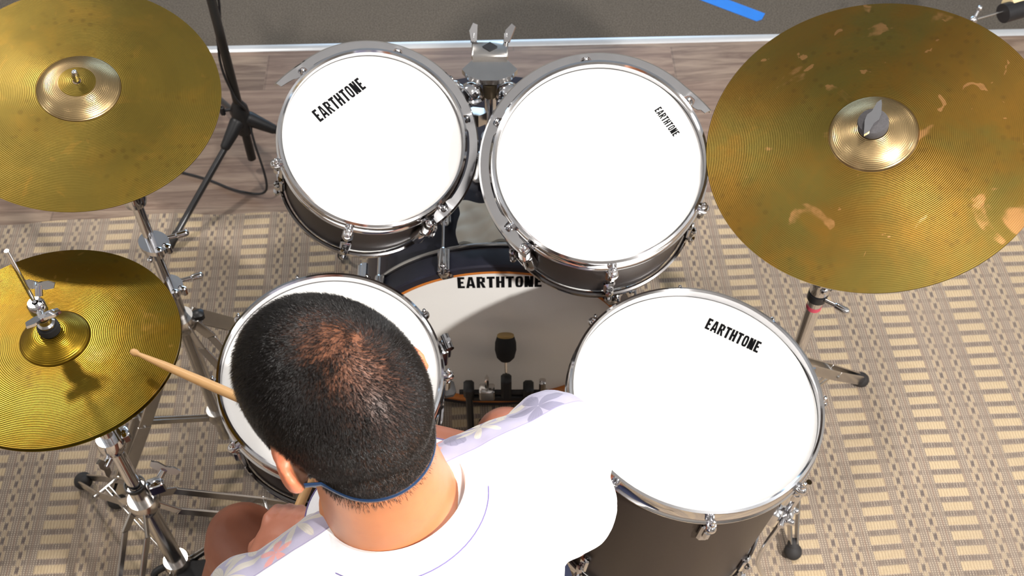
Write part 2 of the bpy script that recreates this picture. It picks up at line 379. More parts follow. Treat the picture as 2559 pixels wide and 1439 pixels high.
# ------------------------------------------------------------------ drums
def drum(name, label, C, n, R, depth, nl, a0, xref=(1, 0, 0), text=None, lug_len=.05, head_mat=white_head):
    """C = centre of the playing head, n = its upward normal."""
    C = Vector(C); M = basis(n, xref); n = M @ Vector((0, 0, 1))
    t = thing(name, label, 'drum', C - n * depth)
    def L(prof, nm, mat, seg=96): return MB().lathe(prof, C, n, seg, True).build(nm, mat, t)
    def at(r, a, z): return C + M @ Vector((r * math.cos(a), r * math.sin(a), z))
    L([(R + .004, -.012), (R + .004, -depth + .012), (R - .002, -depth + .012), (R - .002, -.012)], 'shell', shell_mat)
    hd = MB().lathe([(.0005, 0), (R * .5, 0), (R - .004, 0), (R + .003, -.003), (R + .0065, -.009), (R + .0065, -.014), (R + .0055, -.014), (R, -.006), (R - .004, -.0015), (.0005, -.0015)], C, n, 96).build('drum_head', head_mat, t)
    HP = [(R + .0045, -.002), (R + .0055, .011), (R + .0035, .0135), (R + .0065, .016), (R + .0105, .0145), (R + .0095, .008), (R + .0095, -.008), (R + .0115, -.012), (R + .0142, -.0145), (R + .0142, -.0165), (R + .0105, -.0165), (R + .0072, -.013)]
    hoop = L(HP, 'rim_hoop', chrome)
    HB = [(r, -depth - z) for r, z in HP]
    L(HB[::-1], 'lower_hoop', chrome)
    MB().lathe([(.0005, -depth), (R + .003, -depth), (R + .003, -depth + .002), (.0005, -depth + .002)], C, n, 64).build('bottom_head', head_mat, t)
    for i in range(nl):
        a = a0 + 2 * PI * i / nl; dr = M @ Vector((math.cos(a), math.sin(a), 0)); tn = n.cross(dr)
        F = Matrix((dr, tn, n)).transposed(); rr = R + .0185
        b = MB(); b.capsule(at(rr - .006, a, -.017), at(rr + .002, a, -.017), .0085, .0085, 12)
        b.tube([at(rr, a, -.014), at(rr, a, -.010)], .0068, 14); b.tube([at(rr, a, -.010), at(rr, a, -.0035), at(rr, a, -.002)], [.0048, .0046, .0034], 10)
        b.box(at(rr, a, .002), (.0052, .0052, .009), F, .0008)
        b.tube([at(rr, a, -.014), at(rr, a, -.03 - lug_len * .4)], .0028, 8)
        b.build('tension_rod', chrome, t)
        b = MB(); zc = -.03 - lug_len * .5
        b.box(at(R + .009, a, zc), (.012, .019, lug_len), F, .004); b.box(at(rr - .001, a, zc + lug_len * .22), (.012, .013, lug_len * .5), F, .004)
        b.capsule(at(rr - .003, a, zc + lug_len * .48), at(rr - .003, a, zc), .0062, .005, 12)
        if depth > .3 or depth < .16:
            pass
        b.build('lug', chrome, t)
        if depth > .15 :
            b = MB(); zc = -depth + .03 + lug_len * .5
            b.box(at(R + .009, a, zc), (.012, .019, lug_len), F, .004); b.box(at(rr - .001, a, zc - lug_len * .2), (.012, .013, lug_len * .5), F, .004)
            b.tube([at(rr, a, zc), at(rr, a, -depth + .006)], .0028, 8); b.tube([at(rr, a, -depth + .016), at(rr, a, -depth + .004)], .0062, 12)
            b.build('lug', chrome, t)
    if text:
        (x0, y0), (ux, uy), (vx, vy), tot, hh = text
        lettering(hd, M, C, (x0, y0), (ux, uy), (vx, vy), tot, hh, .0006)
    return t, C, M
def ring_mount(t, C, M, R, a0, a1, holes, bar):
    """flat suspension ring outside the hoop between two angles"""
    r0, r1 = R + .0165, R + .0300; z = -.002; N = 260; top = []; b = MB()
    def pt(r, a, z): return C + M @ Vector((r * math.cos(a), r * math.sin(a), z))
    rings = []
    for i in range(N + 1):
        a = a0 + (a1 - a0) * i / N; e = min(i, N - i) / N; k = min(1, e / .035); inn = r0 + (1 - k) * .004
        for h in holes:
            d = abs((a - h + PI) % (2 * PI) - PI)
            if d < .13: inn = min(inn, r0 - .004 * max(0, 1 - (d / .13) ** 4))
            if d < .052: inn = R + .0185 + .0062 * (1 - (d / .052) ** 4)
        ex = .009 * max(0, 1 - i / (N * .085)) ** 1.3; pt = lambda r, a, z, ex=ex: C + M @ Vector(((r + ex) * math.cos(a), (r + ex) * math.sin(a), z))
        rings.append([pt(inn, a, z), pt(r1, a, z + .0005), pt(r1 + .003, a, z - .003), pt(r1 + .003, a, z - .012), pt(r1 + .001, a, z - .012), pt(r1 - .0005, a, z - .003), pt(inn, a, z - .002)])
    b.grid(rings, True, True, True); return b.build('suspension_ring', chrome, t)
# ---- rack toms
TL_n = (.22, -.481, 1); TR_n = (-.041, -.446, 1)
rad = math.radians
tl = drum('rack_tom', 'smaller rack tom, its lettering running uphill on the white head', (-.234, 1.376, .877), TL_n, .148, .185, 6, rad(77),
          text=((-.0898, .0237), (.744, .669), (-.669, .744), .1014, .0237))
ring_mount(*tl, .148, rad(152), rad(-52), [rad(a) for a in (137, 77, 17, -43)], None)
trm = drum('rack_tom', 'larger rack tom whose small lettering runs downhill near its right rim', (.14, 1.272, .927), TR_n, .161, .195, 6, rad(96),
           text=((.0897, .0883), (.54, -.842), (.842, .54), .0545, .0128))
ring_mount(*trm, .161, rad(26), rad(232), [rad(a) for a in (36, 96, 156, 216)], None)
fl = drum('floor_tom', 'deep dark-shelled floor tom standing right of the drummer', (.297, .988, .677), (.084, -.056, 1), .197, .40, 8, rad(2),
          text=((.0278, .1351), (.885, -.466), (.466, .885), .0963, .0240))
sn = drum('snare_drum', 'snare drum half hidden under the drummer\'s head', (-.299, 1.041, .663), (.08, -.173, 1), .175, .14, 10, rad(4), lug_len=.075)
# snare throw-off
t, C, M = sn
b = MB(); a = rad(22); D = M @ Vector((math.cos(a), math.sin(a), 0)); n_ = M @ Vector((0, 0, 1)); T_ = n_.cross(D); F = Matrix((D, T_, n_)).transposed()
b.box(C + D * .196 - n_ * .06, (.018, .026, .06), F, .004); b.box(C + D * .207 - n_ * .045, (.01, .016, .05), F, .003); b.tube([C + D * .205 - n_ * .02 - T_ * .014, C + D * .205 - n_ * .02 + T_ * .014], .0075, 14)
b.tube([C + D * .207 - n_ * .01, C + D * .207 - n_ * .075], .004, 10); b.build('snare_strainer', chrome, t)
# mic-style L brackets holding the tom rings (two clamps each, low end of ring)
for (t, C, M), a, R in ((tl, rad(-55), .148), (trm, rad(-131), .161)):
    D = M @ Vector((math.cos(a), math.sin(a), 0)); n_ = M @ Vector((0, 0, 1)); T_ = n_.cross(D)
    b = MB(); p = C + D * (R + .024)
    b.tube([p, p - n_ * .05, p - n_ * .07 - D * .006], [.007, .0065, .006], 14)
    b.ball(p - n_ * .004, .0085, 12); b.ball(p - n_ * .052, .010, 14)
    for k in range(3): b.lathe([(.0088, -.003), (.0105, 0), (.0088, .003)], p - n_ * (.02 + .009 * k), n_, 14, True)
    b.capsule(p - n_ * .07 - D * .006, p - n_ * .125 - D * .012, .010, .014, 14)
    b.build('ring_bracket', chrome, t)
# ribbed lower lug guides seen at the near side of each rack tom
# floor tom legs
t, C, M = fl
n_ = M @ Vector((0, 0, 1))
for a in (rad(-27), rad(95), rad(168)):
    D = M @ Vector((math.cos(a), math.sin(a), 0)); T_ = n_.cross(D); F = Matrix((D, T_, n_)).transposed(); p = C + D * (.197 + .020)
    b = MB(); b.box(C + D * .205 - n_ * .22, (.02, .045, .05), F, .004); b.box(p + D * .006 - n_ * .22, (.022, .028, .034), F, .006)
    b.tube([p + D * .004 - T_ * .026 - n_ * .218, p + D * .004 + T_ * .030 - n_ * .218], .0055, 12)
    b.capsule(p + D * .004 + T_ * .030 - n_ * .225, p + D * .004 + T_ * .030 - n_ * .205, .005, .005)
    for k in (-1, 1): b.capsule(p + D * .012 + T_ * .012 * k - n_ * .212, p + D * .018 + T_ * .012 * k - n_ * .212, .006, .006)
    br = b.build('leg_bracket', chrome, t)
    q = p + D * .006
    top = q - n_ * .085; foot = Vector((q.x + D.x * .035, q.y + D.y * .035, .05))
    path = smooth_path([top, q - n_ * .25, q - n_ * .40 + D * .002, q - n_ * .46 + D * .022, foot + Vector((0, 0, .07)), foot], 6)
    lg = MB().tube(path, .0048, 12).build('leg', chrome, t)
    b = MB(); b.tube([foot + Vector((0, 0, .050)), foot + Vector((0, 0, .042)), foot + Vector((D.x * .004, D.y * .004, -.038)), (foot.x + D.x * .004, foot.y + D.y * .004, RZ + .001)], [.010, .0155, .0165, .0165], 18); b.build('rubber_foot', rubber, lg)

# ------------------------------------------------------------------ bass drum
BC = Vector((-.033, 1.371, .305)); Bn = Vector((.021, -1, -.093)).normalized(); BM = basis(Bn)
bd = thing('bass_drum', 'big bass drum facing the drummer, kick pedal at its white head', 'drum', (BC.x, BC.y + .2, RZ))
def BL(prof, nm, mat, seg=128, p=bd): return MB().lathe(prof, BC, Bn, seg, True).build(nm, mat, p)
BL([(.274, -.034), (.2745, -.42), (.270, -.42), (.269, -.034)], 'shell', bass_shell)
bh = BL([(.0005, 0), (.15, 0), (.262, 0), (.2645, -.004), (.2645, -.03), (.262, -.006), (.15, -.0015), (.0005, -.0015)], 'drum_head', white_head)
hoop = BL([(.2672, .008), (.2705, .012), (.285, .012), (.2885, .009), (.2885, -.028), (.286, -.032), (.2685, -.032), (.2672, -.028)], 'batter_hoop', bass_shell)
BL([(.2632, .007), (.2642, .0128), (.2692, .0132), (.2706, .0125), (.2672, .007), (.2672, -.002), (.2632, -.002)], 'hoop_edge', hoop_orange, p=bd)
BL([(.2865, -.0325), (.2905, -.0335), (.2915, -.037), (.2905, -.0405), (.276, -.0405), (.2755, -.0325)], 'metal_trim_ring', chrome_dull)
BL([(.274, -.42), (.2885, -.425), (.2885, -.468), (.266, -.468), (.266, -.425)], 'resonant_hoop', bass_shell)
BL([(.0005, -.440), (.268, -.440), (.268, -.442), (.0005, -.442)], 'resonant_head', simple('black_head', (.02, .02, .02), .4))
lettering(bh, BM, BC, (-.0719, .1960), (1, 0), (0, 1), .1623, .0385, .0006)
def bp(r, a, z): return BC + BM @ Vector((r * math.cos(a), r * math.sin(a), z))
for a in [rad(k) for k in (109, 67, 36, 140, 4, 176, 212, 328)]:
    dr = BM @ Vector((math.cos(a), math.sin(a), 0)); F = Matrix((dr, Bn.cross(dr), Bn)).transposed()
    b = MB(); b.box(bp(.2935, a, -.01), (.006, .024, .05), F, .002); b.box(bp(.281, a, .0155), (.024, .024, .005), F, .002)
    b.capsule(bp(.297, a, -.03), bp(.297, a, .004), .0075, .0095, 14); b.tube([bp(.297, a, .004), bp(.297, a, .016)], [.006, .005], 10); b.box(bp(.297, a, .02), (.006, .006, .012), F, .001)
    cl = b.build('claw_hook', chrome, bd)
    b = MB(); b.tube([bp(.297, a, -.03), bp(.297, a, -.13)], .0032, 8); b.capsule(bp(.288, a, -.10), bp(.288, a, -.17), .009, .009, 12); b.box(bp(.281, a, -.14), (.016, .02, .08), F, .004); b.build('tension_lug', chrome, bd)
for s in (-1, 1):
    p = BC - Bn * .36 + Vector((.25 * s, 0, -.05)); q = Vector((p.x + .14 * s, p.y + .10, RZ + .012))
    sp = MB().tube([p, (p + q) / 2 + Vector((.02 * s, 0, .02)), q], .005, 10).build('spur', chrome, bd)
    MB().ball(q, .012, 12).build('rubber_tip', rubber, sp)
# tom holder on the bass drum
mt = thing('tom_holder', 'chrome double tom holder with ball clamps between the rack toms', 'tom holder', (-.04, 1.565, .60))
b = MB(); b.box((-.04, 1.565, .612), (.075, .085, .02), None, .006); b.box((-.04, 1.565, .645), (.042, .05, .07), None, .008); b.tube([(-.04, 1.565, .62), (-.04, 1.565, .70)], .019, 24)
b.tube([(-.012, 1.565, .66), (.02, 1.565, .66)], .006, 12); b.box((.026, 1.565, .66), (.006, .012, .034), None, .002); b.build('base_bracket', chrome_dull, mt)
MB().tube([(-.04, 1.565, .64), (-.04, 1.565, .870)], .0115, 24).build('post', chrome, mt)
MB().tube([(-.04, 1.548, .822), (-.04, 1.547, .852)], .0135, 20).build('collar', simple('bronze_collar', lin(92, 80, 62), .4, .5), mt)
b = MB()
pl = [(-.050, -.004), (-.038, -.020), (-.014, -.030), (.014, -.030), (.038, -.020), (.050, -.004), (.030, .020), (.030, .040), (-.030, .040), (-.030, .020)]
Mp = Euler((rad(8), 0, 0)).to_matrix(); b.prism(pl, .012, Mp, (-.04, 1.565, .860))
b.box((-.04, 1.60, .880), (.066, .036, .012), Mp, .002)
b.build('top_plate', chrome_dull, mt)
b = MB(); b.prism([(-.014, 0), (0, .011), (.014, 0), (0, -.011)], .0012, Mp, Vector((-.04, 1.602, .8872))); b.build('opening_shade', black, mt)  # solid black diamond, its colour stands in for the shade inside a hole
for s in (-1, 1):
    bc = Vector((-.04 + s * .034, 1.534, .838)); tgt = Vector((-.04 - .042, 1.56, .80)) if s < 0 else Vector((-.002, 1.50, .82))
    b = MB(); b.ball(bc, (.0215, .0215, .020), 24); b.lathe([(.022, -.004), (.0245, 0), (.022, .004)], bc - Vector((0, .004, .010)), (0, -.4, -1), 24, True)
    b.build('ball_joint', chrome, mt)
    b = MB(); p = bc + Vector((-s * .008, -.016, -.030)); MM = basis((0, -.35, -1)) @ Matrix.Rotation(rad(15), 3, 'Z'); b.prism([(.021 * math.cos(PI / 3 * k), .021 * math.sin(PI / 3 * k)) for k in range(6)], .022, MM, p); b.build('hex_nut', chrome_dull, mt)
    b = MB(); b.tube([bc + Vector((s * .006, 0, -.012)), bc + Vector((s * .020, -.01, -.06)), tgt + Vector((s * .01, 0, -.04))], [.0075, .0075, .0075], 16); b.build('tom_arm', chrome, mt)
    b = MB(); p = bc + Vector((s * .030, .012, .006)); b.tube([bc, p], .008, 12); b.ball(p, (.013, .010, .011), 16); b.box(p + Vector((s * .012, .006, .012)), (.022, .006, .014), Euler((0, 0, rad(25 * s))).to_matrix(), .003)
    b.capsule(p + Vector((s * .020, .010, .006)), p + Vector((s * .030, .004, -.004)), .006, .0075); b.tube([p + Vector((s * .022, -.01, -.01)), p + Vector((s * .036, -.002, -.002))], .009, 14)
    b.build('wing_bolt', chrome, mt)
    b = MB(); p = Vector((-.04 + s * .030, 1.616, .886)); b.tube([p, p + Vector((0, .012, .01))], .0055, 12); b.prism([(-.004, 0), (.006, 0), (.010, .03), (.002, .034), (-.006, .02)][:5 if s > 0 else 5], .006, Euler((rad(35), 0, rad(-18 if s > 0 else 6))).to_matrix(), p); b.build('lever', chrome, mt)
# cloth draped on the bass drum shell
rows = []
for j in range(22):
    r = []
    for i in range(26):
        u = i / 25; v = j / 21
        ang = rad(104 - 22 * u) + .012 * math.sin(v * 7); zz = -(.047 + .098 * v) - .006 * math.sin(u * 9 + 1)
        lift = .0045 + .0035 * (1 + math.sin(u * 11 + v * 5)) * (.4 + .6 * math.sin(v * 3.1)) + .003 * abs(math.sin(u * 5 - v * 9))
        r.append(bp(.2765 + lift, ang, zz))
    rows.append(r)
b = MB(); b.grid(rows, False); low = [[bp(.2752, math.atan2((BM.transposed() @ (p - BC)).y, (BM.transposed() @ (p - BC)).x), (BM.transposed() @ (p - BC)).z) for p in r] for r in rows]
b.grid([rows[0], low[0]], False); b.grid([low[-1], rows[-1]], False); b.grid([[r[0] for r in low], [r[0] for r in rows]], False); b.grid([[r[-1] for r in rows], [r[-1] for r in low]], False)
cl = b.build('cleaning_cloth', simple('cream_cloth', lin(244, 240, 226), .9, 0, .06, 25), None, True, rows[0][0])
tag(cl, 'cream cloth lying on top of the bass drum between the toms', 'cloth')

# ------------------------------------------------------------------ kick pedal
pc = Vector((-.025, 1.285, 0))
kp = thing('bass_drum_pedal', 'black kick pedal with round beater clamped at the bass drum', 'pedal', (pc.x, pc.y, RZ))
b = MB(); b.box((pc.x, pc.y - .10, RZ + .006), (.10, .33, .008), None, .002); b.box((pc.x, pc.y - .245, RZ + .02), (.075, .05, .03), None, .006); b.build('base_plate', black, kp)
b = MB()
for s in (-1, 1): b.box((pc.x + s * .062 - .003, pc.y, RZ + .120), (.014, .024, .22), None, .003); b.box((pc.x + s * .062 - .003, pc.y, RZ + .232), (.022, .03, .034), None, .005)
b.box((pc.x - .003, pc.y, RZ + .02), (.13, .03, .02), None, .003); b.build('frame', black, kp)
b = MB(); b.tube([(pc.x - .085, pc.y, RZ + .222), (pc.x + .085, pc.y, RZ + .222)], .0055, 12); b.box((pc.x, pc.y - .002, RZ + .205), (.115, .012, .016), None, .002); b.build('axle', black, kp)
b = MB(); b.box((pc.x - .027, pc.y - .004, RZ + .228), (.032, .024, .034), None, .003); b.lathe([(.012, -.004), (.018, 0), (.012, .004)], (pc.x - .027, pc.y, RZ + .256), (1, 0, 0), 18, True); b.build('chain_cam', chrome_dull, kp)
b = MB(); b.box((pc.x + .013, pc.y, RZ + .243), (.022, .024, .07), None, .005); b.build('beater_hub', black, kp)
b = MB(); b.tube([(pc.x + .092, pc.y, RZ + .16), (pc.x + .092, pc.y, RZ + .225)], .009, 14); b.box((pc.x + .088, pc.y, RZ + .25), (.014, .016, .03), None, .003); b.build('spring_post', chrome_dull, kp)
hub = Vector((pc.x + .013, pc.y + .006, RZ + .265)); bt = Vector((pc.x + .012, pc.y + .035, RZ + .335))
bs = MB().tube([hub, bt], .003, 10).build('beater_shaft', chrome_dull, kp)
dz = Vector((0, .62, .78)); b = MB(); prof = [(.0005, -.030), (.010, -.030), (.018, -.022), (.022, -.006), (.0215, .010), (.018, .022), (.0005, .022)]
b.lathe(prof, bt, dz, 28); b.build('beater', felt_b := simple('black_felt', (.010, .009, .009), .95), bs)
b = MB(); b.lathe([(.0005, .022), (.0172, .022), (.0172, .026), (.016, .027), (.0005, .027)], bt, dz, 28); b.build('beater_cap', simple('pale_wood_cap', lin(150, 122, 70), .5), bs)
b = MB(); b.grid([[(pc.x + x, y, z + k) for x, k in ((-.036, 0), (.036, 0), (.036, -.006), (-.036, -.006))] for y, z in ((pc.y - .23, RZ + .035), (pc.y - .10, RZ + .075), (pc.y - .015, RZ + .105))], True, True, True); b.build('footboard', simple('dark_metal', (.05, .05, .055), .35, .7), kp)

# ------------------------------------------------------------------ cymbals
def cymbal(name, label, C, n, R, rb, hb, bow, mat, bmat, inner=None, sign=1):
    C = Vector(C); M = basis(n); t = bpy.data.objects.new(name, None); COL.objects.link(t); t.location = C; t.rotation_mode = 'QUATERNION'; t.rotation_quaternion = M.to_quaternion(); t.empty_display_size = .05
    tag(t, label, 'cymbal')
    def zb(r): k = (r - rb) / (R - rb); return bow * (1 - k ** 1.25)
    rs = [rb + (R - rb) * k / 40 for k in range(41)]; th_ = .0011
    top = [(r, sign * zb(r)) for r in rs]; bot = [(r, sign * zb(r) - th_) for r in reversed(rs)]
    def mk(nm, prof, m_):
        b = MB(); b.lathe(prof, (0, 0, 0), (0, 0, 1), 160, True)
        me = bpy.data.meshes.new(nm); me.from_pydata(b.v, [], b.f); me.polygons.foreach_set('use_smooth', [True] * len(me.polygons)); me.set_sharp_from_angle(angle=rad(50))
        o = bpy.data.objects.new(nm, me); COL.objects.link(o); me.materials.append(m_); o.parent = t; return o
    mk('bow', top + bot, mat)
    bs_ = [(r, sign * (bow + hb * (1 - (r / rb) ** 2.3) ** .80)) for r in [.0065 + (rb - .0065) * k / 24 for k in range(25)]]
    if inner: 
        o = mk('bell_cap', [(r, z + .0004) for r, z in bs_ if r < inner] + [(r, z - .0003) for r, z in reversed(bs_) if r < inner], mat); o['label'] = 'duller stained centre of the bell'
    mk('bell', bs_ + [(r, z - th_) for r, z in reversed(bs_)], bmat)
    return t, C, M
RC, Rn = (.5437, 1.2234, 1.0244), (-.303, -.238, 1)
cymbal('ride_cymbal', 'huge stained bronze cymbal at the upper right, felt and wing nut on top', RC, Rn, .2502, .065, .020, .020, ride_mat, bell_bright)
CC, Cn = (-.682, 1.343, 1.008), (.158, -.187, 1)
cymbal('crash_cymbal', 'big thin bronze cymbal at the upper left, only a bare stem poking through', CC, Cn, .216, .064, .019, .016, crash_mat, bell_bright, inner=.030)
HC, Hn = (-.672, .965, .863), (.061, -.008, 1)
cymbal('hi_hat_cymbal', 'upper hi-hat cymbal under the rod and clutch, left of the drummer', HC, Hn, .178, .050, .019, .012, hat_mat, bell_gold)
cymbal('hi_hat_cymbal', 'lower hi-hat cymbal, only a dark rim showing beneath the upper one', (-.672, .965, .856), Hn, .178, .048, .019, .012, hat_mat, bell_gold, sign=-1)

# ------------------------------------------------------------------ stands
def bar(b, p, q, wd, hh, side=(0, 0, 1), bev=.001):
    p = Vector(p); q = Vector(q); d = q - p; M = basis(d, side); b.box((p + q) / 2, (hh, wd, d.length), M, bev)
def tripod(t, base, hubz, lowz, dirs, footr=.012, gap=.011, foot_h=.02, wd=.003, ht=.016):
    base = Vector(base)
    for dx, dy in dirs:
        D = Vector((dx, dy, 0)); S = Vector((-dy, dx, 0)).normalized()
        top = Vector((base.x, base.y, hubz)) + D.normalized() * .02; ft = base + D; ft.z = RZ + foot_h
        mid = top.lerp(ft, .52); lo = Vector((base.x, base.y, lowz)) + D.normalized() * .02
        b = MB()
        for s in (-1, 1):
            w0 = S * gap * s; w1 = S * gap * .55 * s
            bar(b, top + w1, top.lerp(mid, .18) + w0 * 1.1, wd, ht, Vector((0, 0, 1))); bar(b, top.lerp(mid, .18) + w0 * 1.1, mid + w0 * 1.1, wd, ht); bar(b, mid + w0 * 1.1, ft.lerp(mid, .1) + w1, wd, ht)
        b.tube([mid - S * gap * 1.5, mid + S * gap * 1.5], .004, 10); b.tube([top - S * gap, top + S * gap], .004, 10)
        lg = b.build('leg', chrome_dull, t)
        b = MB(); bar(b, lo + S * .004, mid + S * .004, .003, .013); bar(b, lo - S * .004, mid - S * .004, .003, .013); b.build('leg_brace', chrome_dull, t)
        b = MB(); b.ball(ft + Vector((0, 0, -.002)), (footr * 1.25, footr * 1.25, foot_h - .002), 16); b.capsule(ft, ft.lerp(mid, .09), footr * .95, footr * .8, 14); b.build('rubber_foot', rubber, lg)
def wing(b, c, n, s=1.0, up=(0, 0, 1)):
    c = Vector(c); M = basis(n, up); 
    b.tube([c - M.col[2] * .006, c + M.col[2] * .010], .006 * s, 12)
    for k in (-1, 1):
        cc = c + M.col[2] * .010 * s
        b.prism([(0, -.005 * s), (k * .010 * s, -.006 * s), (k * .023 * s, -.003 * s), (k * .025 * s, .006 * s), (k * .014 * s, .008 * s), (0, .005 * s)][::k], .0045 * s, Matrix((M.col[0], M.col[2], M.col[1])).transposed(), cc - M.col[1] * .002)
def clamp(b, c, r, hh):
    b.lathe([(r * .6, -hh / 2), (r, -hh / 2), (r * 1.15, -hh * .2), (r * 1.15, hh * .2), (r, hh / 2), (r * .6, hh / 2)], c, (0, 0, 1), 24, True)
# ride stand
rb_ = Vector((.575, 1.30, 0)); st = thing('cymbal_stand', 'chrome stand rising under the huge right cymbal', 'cymbal stand', (.575, 1.30, RZ))
MB().tube([(.575, 1.30, .06), (.575, 1.30, .555)], .0140, 24).build('lower_tube', chrome, st)
MB().tube([(.575, 1.30, .55), (.575, 1.30, .93)], .0105, 24).build('upper_tube', chrome, st)
b = MB(); b.lathe([(.010, -.02), (.018, -.02), (.019, 0), (.023, .012), (.022, .022), (.010, .026)], (.575, 1.30, .578), (0, 0, 1), 28, True); b.ball((.575, 1.279, .585), .008, 14); b.ball((.590, 1.283, .585), .006, 12); b.build('height_clamp', chrome, st)
MB().lathe([(.0142, -.009), (.0185, -.009), (.0185, .009), (.0142, .009)], (.575, 1.30, .545), (0, 0, 1), 28, True).build('black_collar', black, st)
MB().lathe([(.0142, -.005), (.01445, -.005), (.01445, .005), (.0142, .005)], (.575, 1.30, .512), (0, 0, 1), 28, True).build('red_mark', red_tape, st)
b = MB(); b.tube([(.585, 1.285, .548), (.612, 1.270, .545)], .004, 10); b.capsule((.606, 1.273, .546), (.622, 1.264, .542), .0062, .0075, 12); b.build('wing_bolt', chrome, st)
Mr = basis(Rn); rn = Vector(Rn).normalized(); RCv = Vector(RC); tilt = RCv + rn * .004
b = MB(); b.tube([(.575, 1.30, .90), (.575, 1.30, .935)], .013, 20); b.lathe([(.0005, -.01), (.017, -.01), (.017, .01), (.0005, .01)], (.575, 1.30, .945), (1, -.3, 0), 22); b.tube([(.575, 1.30, .945), tilt, RCv + rn * .065], [.008, .006, .004], 14)
b.lathe([(.004, .018), (.017, .018), (.017, .0225), (.004, .0225)], RCv, rn, 24, True); b.build('tilter', chrome, st)
b = MB(); b.lathe([(.0045, .0405), (.0215, .0408), (.0222, .045), (.0222, .053), (.0210, .056), (.0045, .0565)], RCv, rn, 40, True); b.build('felt_washer', felt, st)
b = MB(); c = RCv + rn * .0585; b.tube([c - rn * .002, c + rn * .008], [.008, .007], 16)
Mw = basis(rn, Mr @ Vector((math.cos(rad(52)), math.sin(rad(52)), 0)))
b.prism([(-.031, -.004), (-.024, -.0075), (-.008, -.0065), (0, -.0095), (.010, -.0075), (.026, .001), (.031, .005), (.024, .0078), (.008, .0065), (0, .0095), (-.010, .0075), (-.026, -.001)], .0055, Mw, c + rn * .003); b.build('wing_nut', chrome, st)
tripod(st, rb_, .30, .10, [(.235, .150), (-.247, .128), (.012, -.278)], footr=.015, ht=.024, gap=.012, wd=.004)
b = MB(); clamp(b, (.575, 1.30, .30), .022, .03); wing(b, (.600, 1.288, .30), (1, -.4, 0), 1.0); b.build('leg_collar', chrome, st)
b = MB(); clamp(b, (.575, 1.30, .10), .020, .022); b.build('leg_collar', chrome, st)
# crash stand
cb_ = Vector((-.635, 1.29, 0)); st = thing('cymbal_stand', 'chrome stand with hinged clamps below the upper left cymbal', 'cymbal stand', (-.635, 1.29, RZ))
MB().tube([(-.635, 1.29, .05), (-.635, 1.29, .58)], .0140, 24).build('lower_tube', chrome_dull, st)
MB().tube([(-.635, 1.29, .56), (-.635, 1.29, .71)], .0105, 24).build('middle_tube', chrome, st)
MB().tube([(-.635, 1.29, .69), (-.635, 1.29, .90)], .0095, 24).build('upper_tube', chrome, st)
cn = Vector(Cn).normalized(); CCv = Vector(CC)
b = MB(); b.lathe([(.008, -.022), (.0185, -.022), (.021, -.006), (.020, .016), (.008, .020)], (-.635, 1.29, .835), (0, 0, 1), 26, True); b.tube([(-.635, 1.29, .84), (-.645, 1.30, .90), CCv - cn * .02, CCv + cn * .050], [.009, .008, .006, .0045], 14); b.capsule(CCv + cn * .048, CCv + cn * .056, .006, .0045, 14)
b.tube([(-.670, 1.27, .842), (-.690, 1.262, .846)], .006, 12); b.tube([(-.64, 1.285, .842), (-.69, 1.262, .846)], .0035, 12); b.build('tilter', chrome, st)
for z, r_ in ((.705, .024), (.585, .021)):
    b = MB(); c = Vector((-.635, 1.29, z)); pl = [(r_ * 1.25 * math.cos(q), r_ * math.sin(q)) for q in [2 * PI * k / 24 for k in range(24)]]
    b.prism(pl, .010, Euler((0, 0, rad(-35))).to_matrix(), c + Vector((.006, -.003, 0))); b.lathe([(.0115, -.028), (.017, -.028), (.019, 0), (.0115, 0)], c, (0, 0, 1), 24, True)
    b.box(c + Vector((.030, -.012, .002)), (.016, .010, .022), Euler((0, 0, rad(-25))).to_matrix(), .003); b.box(c + Vector((.018, -.020, .004)), (.012, .010, .018), Euler((0, 0, rad(-25))).to_matrix(), .003)
    b.tube([c + Vector((.012, .006, .004)), c + Vector((.046, .018, .004))], .004, 12); b.capsule(c + Vector((.044, .0175, .004)), c + Vector((.056, .022, .004)), .006, .0065, 12)
    b.ball(c + Vector((-.004, -.022, -.018)), .0055, 12); b.build('height_clamp', chrome, st)
tripod(st, cb_, .475, .14, [(-.216, -.150), (.27, -.13), (.05, .29)], footr=.016, ht=.028, gap=.014, wd=.004)
for z, r_ in ((.475, .024), (.14, .021)): b = MB(); clamp(b, (-.635, 1.29, z), r_, .035); b.build('leg_collar', chrome_dull, st)
for c_, sz, rot in (((-.650, 1.325, .50), (.022, .018, .03), (0, 0, .4)), ((-.605, 1.305, .475), (.02, .02, .02), (0, 0, .3)), ((-.655, 1.25, .43), (.016, .02, .05), (0, .2, .4))):
    b = MB(); b.box(c_, sz, Euler(rot).to_matrix(), .004); b.build('lock_knob', black, st)
# hi-hat stand
hx, hy = -.672, .965; st = thing('hi_hat_stand', 'chrome hi-hat stand with double-braced legs and a foot pedal', 'hi-hat stand', (hx, hy, RZ))
MB().tube([(hx, hy, .04), (hx, hy, .42)], .0165, 24).build('lower_tube', chrome_dull, st)
MB().tube([(hx, hy, .41), (hx, hy, .81)], .0125, 24).build('upper_tube', chrome, st)
MB().tube([(hx, hy, .40), (hx, hy, 1.075)], [.0032, .0032], 12).build('pull_rod', chrome, st)
MB().lathe([(.0168, -.004), (.019, -.004), (.019, .004), (.0168, .004)], (hx, hy, .425), (0, 0, 1), 28, True).build('black_collar', black, st)
b = MB(); b.lathe([(.0045, .907), (.0125, .907), (.0125, .913), (.0095, .916), (.0088, .938), (.0125, .942), (.0125, .958), (.010, .962), (.0045, .962)], (hx, hy, 0), (0, 0, 1), 28, True); b.lathe([(.010, .922), (.0105, .924), (.010, .926)], (hx, hy, 0), (0, 0, 1), 24, True)
